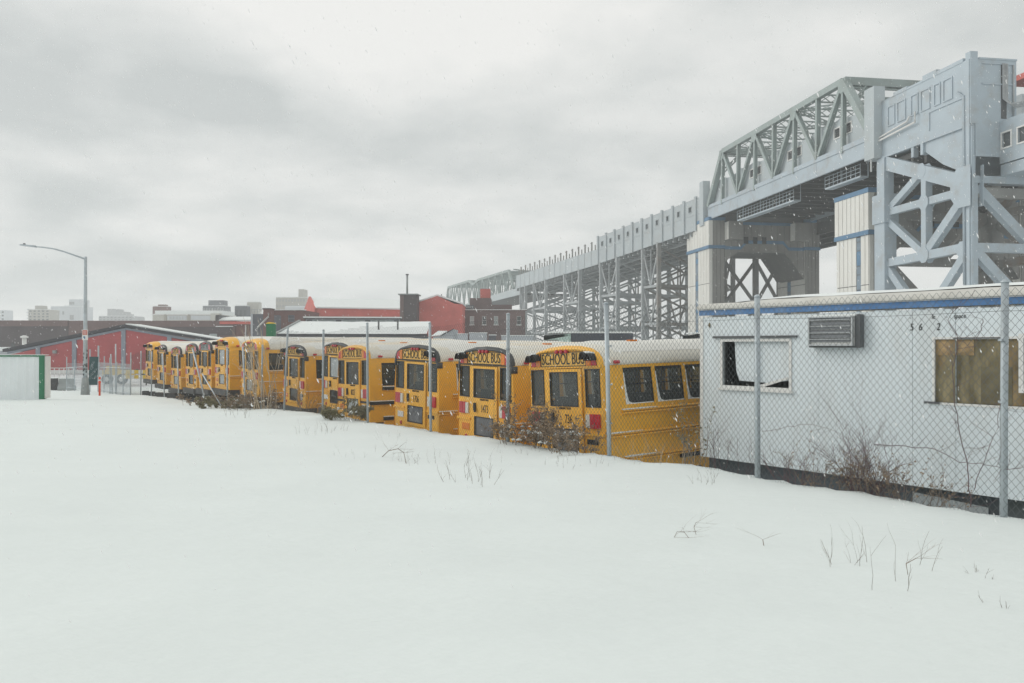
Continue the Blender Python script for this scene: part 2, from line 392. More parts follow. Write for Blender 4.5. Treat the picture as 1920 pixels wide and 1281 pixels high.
# ================================================================== ground
def grid_ground():
    xs = [-60 + i * 0.32 for i in range(300)]; ys = [-9 + j * 0.32 for j in range(224)]
    b = MB(); nx = len(xs)
    for y in ys:
        for x in xs: b.v.append((x, y, terrain(x, y)))
    for j in range(len(ys) - 1):
        for i in range(nx - 1):
            k = j * nx + i; b.f.append((k, k + 1, k + nx + 1, k + nx))
    return b
structure(grid_ground().build('snow_field', M['snow'], smooth=True))
gb = MB(); gb.quad((-2500, -300, -.08), (2500, -300, -.08), (2500, 3500, -.08), (-2500, 3500, -.08))
structure(gb.build('ground', M['yard']))

# ================================================================== chain-link fence
def fence_xy(s): return Vector((FP.x + FD.x * s, FP.y + FD.y * s))
def fence_s(px):
    t = (px - CX) / F; return (FP.x - FP.y * t) / (-FD.x + FD.y * t)
fence = thing('chain_link_fence', 'tall galvanised chain link fence running between the snow bank and the buses', 'fence', (FP.x, FP.y, 1.4))
fb = Vector(fence.location)
POSTS = [(1880, 530), (1420, 557), (1143, 570), (952, 590), (808, 607), (690, 607), (605, 620), (532, 615), (490, 648), (461, 652), (427, 653), (336, 665), (309, 664), (284, 660), (264, 659), (245, 662)]
post_s = [-3.05] + [fence_s(p[0]) for p in POSTS]
post_top = []
for (px, py), s in zip(POSTS, post_s[1:]):
    q = fence_xy(s); post_top.append(ZC + (CY - py) / F * q.y)
post_top = [post_top[0]] + post_top
top_tab = list(zip(post_s, post_top))
def post_mesh(h, r=0.038, lean=(0, 0)):
    b = MB(); b.tube([(0, 0, -.4), (lean[0] * .5, lean[1] * .5, h * .5), (lean[0], lean[1], h)], r, 10)
    b.tube([(lean[0], lean[1], h), (lean[0], lean[1], h + .012), (lean[0], lean[1], h + .035)], [r * 1.15, r * 1.15, r * .4], 10)   # cap
    return b
for i, s in enumerate(post_s):
    q = fence_xy(s); z = terrain(q.x, q.y)
    ln = (rnd.uniform(-.03, .03), rnd.uniform(-.03, .03)) if i < 7 else (rnd.uniform(-.12, .12), rnd.uniform(-.1, .1))
    if i == 3: ln = (-.06, 0.0)
    r = .038 if i in (1, 2, 3, 4) else .033
    post = post_mesh(post_top[i] - z, r, ln).build('post', M['galv'], fence, True, (q.x - fb.x, q.y - fb.y, z - fb.z))
    # tie wire bands
    if i < 8:
        for k in (.55, 1.2, 1.85): MB().tube([(0, 0, k - .012), (0, 0, k + .012)], r * 1.2, 8).build('tie_band', M['galv'], post)
# the net, one piece for each bay
PW, PH, WR = 0.0415, 0.049, 0.0026
FOFF = -0.05
def net_bay(s0, s1, pw, ph, wr):
    n = int((s1 - s0) / pw); b = MB()
    for i in range(n):
        s = s0 + i * pw; q = fence_xy(s + pw / 2); zb = terrain(q.x, q.y) - .06
        zt = lerp_table(top_tab, s) - .05 + .02 * noise.noise(Vector((s * .5, 0, 0)))
        m = int((zt - zb) / ph); o = len(b.v)
        for j in range(m + 1):
            side = (i + j) % 2
            sg = 0.012 * noise.noise(Vector((s * .8, j * .05, 4.0)))
            p = fence_xy(s + side * pw); z = zb + j * ph
            off = FOFF + (.004 if side else -.004) + sg
            cx, cy = p.x + FN.x * off - fb.x, p.y + FN.y * off - fb.y
            # triangle section, in the fence frame
            for a in (0, 2.094, 4.188):
                u, w = math.cos(a) * wr, math.sin(a) * wr
                b.v.append((cx + FD.x * u + FN.x * w, cy + FD.y * u + FN.y * w, z - fb.z))
        for j in range(m):
            for k in range(3):
                k2 = (k + 1) % 3; a = o + j * 3
                b.f.append((a + k, a + k2, a + 3 + k2, a + 3 + k))
    return b
for i in range(len(post_s) - 1):
    s0, s1 = post_s[i], post_s[i + 1]
    far = i > 9
    stuff(net_bay(s0, s1, PW * (2 if far else 1), PH * (2 if far else 1), WR * (1.0 if i < 4 else 0.8)).build('wire_net', M['wire'], fence))
    tw = MB(); pts = []
    for k in range(9):
        s = s0 + (s1 - s0) * k / 8; q = fence_xy(s); z = lerp_table(top_tab, s) - .30 - .02 * math.sin(math.pi * k / 8)
        pts.append((q.x + FN.x * (FOFF - .01) - fb.x, q.y + FN.y * (FOFF - .01) - fb.y, z - fb.z))
    tw.tube(pts, .0022, 4).build('tension_wire', M['wire'], fence)
# knocked-over posts of the old run
def lone_post(name, label, p0, p1, r=.035):
    b = MB(); d = Vector(p1) - Vector(p0); b.tube([d * -.08, d * .5, d], r, 8); b.tube([d, d * 1.012], r * 1.2, 8)
    tag(b.build(name, M['galv'], None, True, p0), label, 'post')
q = fence_xy(fence_s(387)); lone_post('leaning_post', 'bent steel fence post leaning left in front of the far school buses', (q.x, q.y, terrain(q.x, q.y)), W(361, 654, q.y + .8))
q = fence_xy(fence_s(425)); lone_post('brace_post', 'thin fallen brace pipe slanting down through brown weeds', (q.x - .1, q.y - .2, terrain(q.x, q.y)), W(380, 702, q.y + 1.2), .024)

# ================================================================== office trailer
TA, TU, TN = Vector((3.6, 15.2)), Vector((.602, -.7985)), Vector((.7985, .602))    # corner, along the wall to the right, into the trailer
trailer = thing('office_trailer', 'long white office trailer with blue roof trim behind the chain link fence', 'trailer', (TA.x, TA.y, 0), math.atan2(TU.y, TU.x))
# local frame: x along the wall, y into the trailer, z up
ZB, ZT, LT, DT = 1.16, 3.73, 13.0, 3.2
holes = [(.50, 1.90, 2.47, 3.27), (4.33, 6.35, 2.37, 3.29)]
seam = [0, 1.22, 2.44, 3.05, 4.0, 4.62, 5.84, 7.06, 8.28, 9.5, 10.72, 11.94, LT]
G = .006
for a, c in zip(seam, seam[1:]):
    b = MB()
    x0, x1 = a + G / 2, c - G / 2
    hs = [(max(h[0], x0), min(h[1], x1), h[2], h[3]) for h in holes if h[1] > x0 and h[0] < x1]
    fn = lambda u, v, d: (u, d, v)
    b.wall([x0, x1], [ZB, ZT], hs, fn, .05)
    b.quad((x0, 0, ZB), (x0, 0, ZT), (x0, .04, ZT), (x0, .04, ZB)); b.quad((x1, 0, ZB), (x1, .04, ZB), (x1, .04, ZT), (x1, 0, ZT))
    b.build('wall_panel', M['trailer'], trailer)
sh = MB()
sh.wall([0, LT], [ZB + .002, ZT], holes, lambda u, v, d: (u, .035 + d, v), .06)
sh.quad((0, .035, ZB), (0, .035, ZT), (0, DT, ZT), (0, DT, ZB)); sh.quad((LT, .035, ZB), (LT, DT, ZB), (LT, DT, ZT), (LT, .035, ZT))
sh.quad((0, DT, ZB), (0, DT, ZT), (LT, DT, ZT), (LT, DT, ZB)); sh.quad((0, .035, ZB), (0, DT, ZB), (LT, DT, ZB), (LT, .035, ZB))
sh.build('shell', M['cabin'], trailer)
e = MB().box((-.03, -.012, ZB - .02), (.05, .05, ZT)); e.build('corner_strip', M['white_paint'], trailer)
e = MB().box((-.02, -.016, ZB - .06), (LT, .03, ZB + .02)); e.build('base_rail', M['trailer'], trailer)
e = MB().box((-.035, -.03, ZT + .035), (LT, .02, ZT + .13)); e.build('blue_trim', M['trailer_blue'], trailer)
e = MB().box((-.05, -.05, ZT + .13), (LT, .03, ZT + .165)); e.build('drip_edge', M['alu'], trailer)
rf = MB(); n = 14
prof = [(-.06, 0), (-.05, .06), (.05, .11), (.35, .16), (.9, .21), (1.6, .235), (2.4, .2), (3.0, .1), (DT + .05, 0)]
nx = 60
for i in range(nx + 1):
    x = -.08 + (LT + .1) * i / nx; endf = sstep(0, 1.6, x + .1)
    for (y, z) in prof:
        w = .012 * noise.noise(Vector((x * 2.3, y * 3, 0)))
        rf.v.append((x, y, ZT + .165 + z * (.35 + .65 * endf) + (w if z > .02 else 0)))
m_ = len(prof)
for i in range(nx):
    for k in range(m_ - 1): rf.f.append((i * m_ + k, (i + 1) * m_ + k, (i + 1) * m_ + k + 1, i * m_ + k + 1))
roof = rf.build('roof', M['membrane'], trailer, True)
# sagging flap of torn membrane edge and snow along the eave
fl = MB()
for i in range(90):
    x = -.05 + i * .145; h0 = .05 + .035 * noise.noise(Vector((x * 1.1, 3, 0))); y0 = -.075 + .012 * noise.noise(Vector((x * 3, 9, 0)))
    fl.v += [(x, y0, ZT + .15), (x, y0 - .01, ZT + .16 + h0 * .6), (x, .0, ZT + .2 + h0)]
for i in range(89):
    a = i * 3
    fl.f += [(a, a + 3, a + 4, a + 1), (a + 1, a + 4, a + 5, a + 2)]
fl.build('membrane_edge', M['membrane'], roof, True)
# roofed-in snow layer
sn = MB()
for i in range(nx + 1):
    x = .1 + (LT - .2) * i / nx; endf = sstep(0, 1.6, x + .1)
    for (y, z) in prof[2:8]:
        w = .02 + .018 * noise.noise(Vector((x * .9, y * 1.5, 5)))
        sn.v.append((x, y + .05, ZT + .165 + z * (.35 + .65 * endf) + w))
for i in range(nx):
    for k in range(5): sn.f.append((i * 6 + k, (i + 1) * 6 + k, (i + 1) * 6 + k + 1, i * 6 + k + 1))
sn.build('roof_snow', M['snow_cap'], roof, True)
# broken window
def frame_ring(b, x0, x1, z0, z1, w, y0, y1):
    b.box((x0 - w, y0, z0 - w), (x1 + w, y1, z0)); b.box((x0 - w, y0, z1), (x1 + w, y1, z1 + w))
    b.box((x0 - w, y0, z0), (x0, y1, z1)); b.box((x1, y0, z0), (x1 + w, y1, z1)); return b
win = frame_ring(MB(), .5, 1.9, 2.47, 3.27, .05, -.02, .03).build('window', M['white_paint'], trailer)
MB().box((.30, -.045, 3.335), (2.06, -.004, 3.372)).build('lintel', M['dark_metal'], win)
MB().box((.42, -.055, 2.385), (1.98, .02, 2.42)).build('sill', M['white_paint'], win)
pb = MB(); pb.add([(.72, .06, 3.27), (1.9, .06, 3.27), (1.9, .062, 2.60), (1.42, .07, 2.54), (.80, .085, 2.56), (.745, .07, 2.75)], [(0, 1, 2, 3, 4, 5)]); pb.v += [(x, y + .012, z) for x, y, z in pb.v[:6]]
pb.f += [(11, 10, 9, 8, 7, 6)] + [(k, 6 + k, 6 + (k + 1) % 6, (k + 1) % 6) for k in range(6)]
pb.build('board', M['trailer'], win)
sl = MB(); sl.prism([(1.28, .0, 2.50), (1.36, .0, 2.52), (1.86, .0, 2.66), (1.86, .0, 2.62), (1.40, .0, 2.475), (1.28, .0, 2.475)], (0, .03, 0)); sl.build('snapped_slat', M['white_paint'], win)
# air conditioner with louvres
ac = MB().box((2.38, -.15, 3.20), (3.16, .02, 3.665)).build('air_conditioner', M['white_paint'], trailer)
for i in range(6):
    z = 3.255 + i * .068
    lv = MB(); lv.hexa([(2.41, -.172, z), (3.10, -.172, z), (3.10, -.152, z + .02), (2.41, -.152, z + .02), (2.41, -.172, z + .05), (3.10, -.172, z + .05), (3.10, -.152, z + .06), (2.41, -.152, z + .06)])
    lv.build('louvre', M['louvre'], ac)
for z in (3.30, 3.405, 3.51, 3.615): MB().box((2.395, -.20, z - .006), (3.12, -.185, z + .006)).build('guard_bar', M['alu'], ac)
frame_ring(MB(), 2.40, 3.13, 3.22, 3.645, .025, -.19, -.14).build('grille_frame', M['alu'], ac)
MB().box((3.165, -.14, 3.17), (3.25, -.02, 3.69)).build('bracket', M['dark_metal'], ac)
MB().box((2.36, -.14, 3.165), (3.2, -.02, 3.196)).build('bracket', M['dark_metal'], ac)
MB().box((2.40, -.14, 3.668), (3.2, -.02, 3.70)).build('snow', M['snow_cap'], ac)
# boarded opening
MB().box((4.33, .03, 2.37), (6.35, .05, 3.29)).build('plywood_board', M['plywood'], trailer)
MB().box((4.34, .022, 3.06), (4.86, .0295, 3.285)).build('board_patch', M['ply_orange'], trailer)
MB().box((4.95, .024, 2.38), (5.35, .0295, 2.9)).build('board_patch', M['ply_dark'], trailer)
bd = frame_ring(MB(), 4.33, 6.35, 2.37, 3.29, .035, -.012, .03).build('board_frame', M['white_paint'], trailer)
MB().box((4.18, -.03, 2.345), (4.40, .015, 2.375)).build('torn_flashing', M['dark_metal'], trailer)
wn2 = frame_ring(MB(), 5.52, 6.2, 2.62, 3.3, .06, -.06, .0).build('window', M['white_paint'], trailer)
MB().box((5.52, -.03, 2.62), (6.2, -.02, 3.3)).build('pane', M['navy'], wn2)
MB().box((4.6, -.02, 3.296), (5.3, .0, 3.315)).build('peeling_strip', M['dark_metal'], trailer)
# skirting, corrugated offcut, blocks
sk = MB(); pts = []
for i in range(131):
    x = i * .1; pts.append((x, .22 + .01 * (i % 2)))
for x, y in pts: sk.v += [(x, y, -.05), (x, y, ZB - .06)]
for i in range(130): a = i * 2; sk.f.append((a, a + 2, a + 3, a + 1))
sk.build('skirting', M['skirt'], trailer)
co = MB()
for i in range(60):
    x = 3.95 + i * .018; y = .10 + .012 * math.sin(i * 1.6); co.v += [(x, y, .55), (x, y, .99 - .0012 * i)]
for i in range(59): a = i * 2; co.f.append((a, a + 2, a + 3, a + 1))
co.build('corrugated_sheet', M['alu'], trailer)
for x in (.4, 2.9, 5.4, 7.9, 10.4): MB().box((x, .25, 0), (x + .4, .65, ZB - .07)).build('support_block', M['barrier'], trailer)
# stencilled and worn lettering
TR = Matrix(((1, 0, 0, 0), (0, 0, -1, 0), (0, 1, 0, 0), (0, 0, 0, 1)))
def on_wall(s, x, z, size, xs=1.0, mat='print', shear=.15):
    o = obj('lettering', text_mesh(s, size, mat, xs, .002, shear), trailer); o.matrix_basis = Matrix.Translation((x, -.004, z)) @ TR
for s, x in (('5', 3.99), ('6', 4.12), ('2', 4.38)): on_wall(s, x, 3.47, .15, .8)
for s, x in (('-', 3.97), ('.', 4.13), ('Ic', 4.31), ('-', 4.50), ('space', 4.68)): on_wall(s, x, 3.62, .095 if len(s) > 1 else .1, .8)
rs = MB().tube([(.20, -.006, 3.62), (.20, -.02, 3.585), (.20, -.006, 3.54)], [.012, .022, .012], 8).build('rusty_hook', M['plywood'], trailer)
# ================================================================== school buses
# bus frame: x forward from the rear wall, y to the left, z up; origin under the middle of the rear wall
BL = 10.4
HB, HE, ZW0, ZW1 = 1.21, 1.135, 1.86, 2.58       # half width at the belt, at the eave; window band
def side_y(z): return HB if z <= 1.80 else HB - (HB - HE) * (z - 1.80) / (2.64 - 1.80)
ROOF = [(1.135, 2.64), (1.15, 2.655), (1.145, 2.70), (1.115, 2.78), (1.03, 2.89), (.83, 3.0), (.48, 3.08), (0, 3.11)]
REAR = [(1.13, 2.60), (1.12, 2.68), (1.09, 2.77), (1.0, 2.87), (.80, 2.945), (.46, 2.985), (0, 3.0)]
def full(prof): return prof + [(-y, z) for y, z in prof[-2::-1]]
WPITCH, WW, WX0 = .885, .79, .56
def win_x(kind):
    if kind == 'quarter':
        return [(.42, 1.30)] + [(1.62 + i * WPITCH, 1.62 + i * WPITCH + WW) for i in range(9)]
    return [(WX0 + i * WPITCH, WX0 + i * WPITCH + WW) for i in range(10)]
_bm = {}
def bpart(key, name, parent, mat, fn, smooth=False):
    if (key, mat) not in _bm: _bm[key, mat] = fn().mesh(name, M[mat], smooth)
    return obj(name, _bm[key, mat], parent)

def m_side(kind, sgn):
    b = MB(); hs = [(a, c, ZW0 - (.06 if (kind == 'quarter' and i == 0) else 0), ZW1 - (.08 if (kind == 'quarter' and i == 0) else 0)) for i, (a, c) in enumerate(win_x(kind))]
    b.wall([0, BL], [.46, .9, 1.3, 1.80, 2.64], hs, lambda u, v, d: (u, sgn * (side_y(v) - d), v), .05); return b
RW = (.67, 1.09, 1.84, 2.57)        # rear side window |y0| |y1| z0 z1
def m_rear():
    b = MB()
    hs = [(-RW[1], -RW[0], RW[2], RW[3]), (RW[0], RW[1], RW[2], RW[3]), (-.565, .565, .82, 2.60)]
    b.wall([-1.13, 1.13], [.46, .9, 1.3, 1.80, 2.60], hs, lambda u, v, d: (d, u, v), .05)
    for s in (-1, 1):     # rounded corner strips down to the belt
        prof = lambda z: side_y(z) if z < 2.60 else 1.13
        zs = [.46, .9, 1.3, 1.8, 2.60]
        for a, c in zip(zs, zs[1:]):
            b.quad((0, s * 1.13, a), (0, s * 1.13, c), (.0, s * prof(c), c), (.0, s * prof(a), a))
    b.v = [(x + (.03 if abs(y) > 1.15 else 0), y, z) for x, y, z in b.v]
    b.quad(*[(.0, y, z) for y, z in full(REAR)])
    return b
def m_roof():
    b = MB(); P = full(ROOF); n = len(P); xs = [.45, .8, 2, 4, 6, 8, BL - .5, BL]
    for x in xs:
        k = 0.0
        for y, z in P: b.v.append((x, y, z))
    for i in range(len(xs) - 1):
        for k in range(n - 1): b.f.append((i * n + k, i * n + k + 1, (i + 1) * n + k + 1, (i + 1) * n + k))
    b.quad(*[(BL, y, z) for y, z in P])
    return b
def dome(t):
    R1, R2 = full(REAR), full([(y + .004, z + .004) for y, z in ROOF[:1]] + [(1.15, 2.70), (1.115, 2.79), (1.035, 2.895), (.835, 3.005), (.485, 3.085), (0, 3.115)])
    return [(a + (c - a) * t, b + (d - b) * t) for (a, b), (c, d) in zip(R1, R2)]
def m_neck():
    """roof skin between a short black cap and the straight roof"""
    b = MB(); st = [(.06, .47), (.12, .68), (.18, .82), (.32, .955), (.47, 1.003)]; n = 13
    for x, t in st:
        for y, z in dome(t): b.v.append((x, y, z + .004))
    for i in range(len(st) - 1):
        for k in range(n - 1): b.f.append((i * n + k, i * n + k + 1, (i + 1) * n + k + 1, (i + 1) * n + k))
    return b
def m_cap(low):
    """domed rear end of the roof; the black ones reach down round the corners"""
    b = MB(); R1, R2 = full(REAR), full([(y + .004, z + .004) for y, z in ROOF[:1]] + [(1.15, 2.70), (1.115, 2.79), (1.035, 2.895), (.835, 3.005), (.485, 3.085), (0, 3.115)])
    n = len(R1); steps = [(-.03, 0.0), (-.02, .10), (.02, .3), (.07, .5)] if low else [(-.03, 0.0), (-.02, .12), (.05, .5), (.18, .8), (.32, .95), (.46, 1.0)]
    for x, t in steps:
        for (y0, z0), (y1, z1) in zip(R1, R2):
            b.v.append((x, y0 + (y1 - y0) * t + (0.012 if y0 > .05 else -.012 if y0 < -.05 else 0), z0 + (z1 - z0) * t + .012))
    for i in range(len(steps) - 1):
        for k in range(n - 1): b.f.append((i * n + k, i * n + k + 1, (i + 1) * n + k + 1, (i + 1) * n + k))
    inner = [(y * .95, 2.58 + (z - 2.58) * .925) for y, z in R1]
    o = len(b.v)
    for y, z in inner: b.v.append((-.03, y, z))
    for k in range(n - 1): b.f.append((k, o + k, o + k + 1, k + 1))
    o2 = len(b.v)
    for y, z in inner: b.v.append((0.0, y, z))
    for k in range(n - 1): b.f.append((o + k, o2 + k, o2 + k + 1, o + k + 1))
    if low == 2:
        for s in (-1, 1): b.box((-.03, min(s * 1.10, s * 1.165), 2.46), (.13, max(s * 1.10, s * 1.165), 2.62))
    return b
def m_door():
    b = MB()
    b.wall([-.56, .56], [.83, 2.59], [(-.44, .44, 1.84, 2.52), (-.40, .40, .93, 1.37)], lambda u, v, d: (-.018 + d, u, v), .05)
    for (u0, v0), (u1, v1) in (((-.56, .83), (.56, .83)), ((.56, .83), (.56, 2.59)), ((.56, 2.59), (-.56, 2.59)), ((-.56, 2.59), (-.56, .83))):
        b.quad((-.018, u0, v0), (-.018, u1, v1), (.04, u1, v1), (.04, u0, v0))
    return b
def ring(b, u0, u1, v0, v1, w, x0, x1):
    b.box((x0, u0 - w, v0 - w), (x1, u1 + w, v0)); b.box((x0, u0 - w, v1), (x1, u1 + w, v1 + w))
    b.box((x0, u0 - w, v0), (x1, u0, v1)); b.box((x0, u1, v0), (x1, u1 + w, v1)); return b
def m_pane(u0, u1, v0, v1, x):
    return MB().add([(x, u0, v0), (x, u1, v0), (x, u1, v1), (x, u0, v1)], [(0, 3, 2, 1)])
def m_swin(a, c, z0, z1, sgn):
    d = .03
    y0, y1 = side_y(z0) - d, side_y(z1) - d
    return MB().add([(a, sgn * y0, z0), (c, sgn * y0, z0), (c, sgn * y1, z1), (a, sgn * y1, z1)], [(0, 1, 2, 3)])
def m_sframe(a, c, z0, z1, sgn, mid=True):
    b = MB(); w = .028
    def bar(u0, u1, v0, v1, o=.012):
        p = []
        for dd in (.03, o):
            for u, v in ((u0, v0), (u1, v0), (u1, v1), (u0, v1)): p.append((u, sgn * (side_y(v) - dd), v))
        b.hexa(p)
    bar(a, c, z0, z0 + w); bar(a, c, z1 - w * 2.2, z1); bar(a, a + w, z0 + w, z1 - w * 2.2); bar(c - w, c, z0 + w, z1 - w * 2.2)
    if mid: bar(a + w, c - w, (z0 + z1) / 2 + .02, (z0 + z1) / 2 + .045, .018)
    return b
def m_wsnow(a, c, z0, sgn):
    """snow packed in the lower rear corner of a side window"""
    b = MB(); pts = [(a + .01, z0 + .62)]
    for k in range(9):
        t = k / 8; pts.append((a + .035 + .10 * t ** 1.5 + .4 * max(0, t - .75), z0 + .6 * (1 - t) ** 2.1 + .02))
    pts += [(c - .02, z0 + .02), (c - .02, z0), (a + .01, z0)]
    o = [(u, sgn * (side_y(v) - .008), v) for u, v in pts]; i = [(u, sgn * (side_y(v) - .03), v) for u, v in pts]
    n = len(pts); b.add(o + i, [tuple(range(n)), tuple(range(2 * n - 1, n - 1, -1))] + [(k, n + k, n + (k + 1) % n, (k + 1) % n) for k in range(n)])
    return b
def m_rail(z, sgn, x0, x1, wide=False):
    b = MB(); y = sgn * side_y(z)
    for dz in ((-.028, .028) if not wide else (0,)):
        h = .018 if not wide else .05
        b.prism([(x0, y, z + dz - h - .008), (x0, y + sgn * .034, z + dz - h), (x0, y + sgn * .042, z + dz), (x0, y + sgn * .03, z + dz + h), (x0, y, z + dz + h + .008)], (x1 - x0, 0, 0))
    return b
def m_rsnow(z, sgn, x0, x1, wide):
    b = MB(); y = sgn * side_y(z); h = .05 if wide else .042
    n = 14
    for i in range(n + 1):
        x = x0 + (x1 - x0) * i / n; t = (.018 * (1 - (i / n) ** 3)) * (.6 + .5 * noise.noise(Vector((x * 7, z, 2))))
        b.v += [(x, y, z + h), (x, y + sgn * .042, z + h - .004), (x, y, z + h + .012 + t)]
    for i in range(n): a = i * 3; b.f += [(a, a + 3, a + 4, a + 1), (a + 1, a + 4, a + 5, a + 2)]
    return b
def m_tail(s, which):
    o, z0, z1 = (1.02, 1.44, 1.70), 0, 0
    b = MB()
    if which == 'red': b.prism([(-.045, s * .80, 1.42), (-.045, s * 1.07, 1.42), (-.045, s * 1.07, 1.70), (-.045, s * .80, 1.70)], (.045, 0, 0))
    else: b.prism([(-.04, s * .67, 1.43), (-.04, s * .79, 1.43), (-.04, s * .79, 1.69), (-.04, s * .67, 1.69)], (.04, 0, 0))
    if which == 'red':
        b.box((-.05, min(s * .915, s * .925), 1.44), (-.04, max(s * .915, s * .925), 1.70))
    return b
def m_disc(y, z, r, x0, x1, n=14):
    return MB().tube([(x1, y, z), (x0 + .008, y, z), (x0, y, z)], [r, r, r * .8], n)
def m_visor(y, w, z):
    b = MB(); n = 8; pts = []
    for k in range(n + 1):
        a = math.pi * k / n; pts.append((y + math.cos(a) * w, z + math.sin(a) * .135))
    for x, k in ((0, 1.0), (-.20, .96)):
        for p in pts: b.v.append((x, y + (p[0] - y) * k, p[1]))
    for x, k in ((0, 1.06), (-.20, 1.02)):
        for p in pts: b.v.append((x, y + (p[0] - y) * k, p[1] + .012))
    m = n + 1
    for k in range(n):
        b.f += [(k, k + 1, m + k + 1, m + k), (2 * m + k, 3 * m + k, 3 * m + k + 1, 2 * m + k + 1), (m + k, m + k + 1, 3 * m + k + 1, 3 * m + k)]
    return b
def m_bumper():
    b = MB(); b.prism([(-.16, 1.17, .42), (-.16, 1.17, .70), (.5, 1.24, .70), (.5, 1.24, .42)][:0] or [(-.16, -1.16, .42), (-.16, 1.16, .42), (-.06, 1.235, .42), (.45, 1.235, .42), (.45, 1.20, .42), (0, 1.19, .42), (0, -1.19, .42), (.45, -1.20, .42), (.45, -1.235, .42), (-.06, -1.235, .42)], (0, 0, .27)); return b
def m_wheel(x, s):
    b = MB(); y = s * .93
    b.tube([(x, y - .26, .48), (x, y - .24, .48), (x, y, .48), (x, y + .24, .48), (x, y + .26, .48)], [.40, .48, .49, .48, .40], 24); return b
def m_hub(x, s): return MB().tube([(x, s * .93, .48), (x, s * 1.195, .48), (x, s * 1.20, .48)], [.25, .25, .12], 16)
def m_under(): return MB().box((.1, -1.15, .44), (BL, 1.15, .50)).box((.5, -.5, .45), (BL - .5, -.35, .30)).box((.5, .35, .45), (BL - .5, .5, .30))
def m_front():
    b = MB(); b.quad(*[(BL - .002, y, z) for y, z in [(-1.21, .46), (-1.21, 1.8), (-1.135, 2.64), (1.135, 2.64), (1.21, 1.8), (1.21, .46)]])
    b.hexa([(BL, -1.05, .5), (BL + 1.1, -.85, .5), (BL + 1.1, .85, .5), (BL, 1.05, .5), (BL, -1.02, 1.75), (BL + 1.05, -.75, 1.5), (BL + 1.05, .75, 1.5), (BL, 1.02, 1.75)]); return b
def m_seat(x, s):
    b = MB(); y0, y1 = (.18, 1.08) if s > 0 else (-1.08, -.18)
    b.box((x, y0, 1.25), (x + .10, y1, 1.98)); b.box((x + .1, y0, 1.22), (x + .48, y1, 1.38)); return b
def m_floor(): return MB().box((.06, -1.15, .86), (BL - .05, 1.15, .92))
def m_rsnowroof(seed):
    b = MB(); P = full(ROOF[4:]); n = len(P); xs = [.35 + i * .4 for i in range(25)]
    for x in xs:
        for i, (y, z) in enumerate(P):
            e = 0 if i in (0, n - 1) else 1
            t = e * (.015 + .018 * noise.noise(Vector((x * .7, y * 1.5, seed * 3.1))) + .02 * (1 - abs(y)))
            b.v.append((x, y * (1 + .02 * noise.noise(Vector((x * 1.3, seed, i > n / 2)))), z + .006 + max(t, 0) * (0 if x < .4 else 1)))
    for i in range(len(xs) - 1):
        for k in range(n - 1): b.f.append((i * n + k, i * n + k + 1, (i + 1) * n + k + 1, (i + 1) * n + k))
    return b

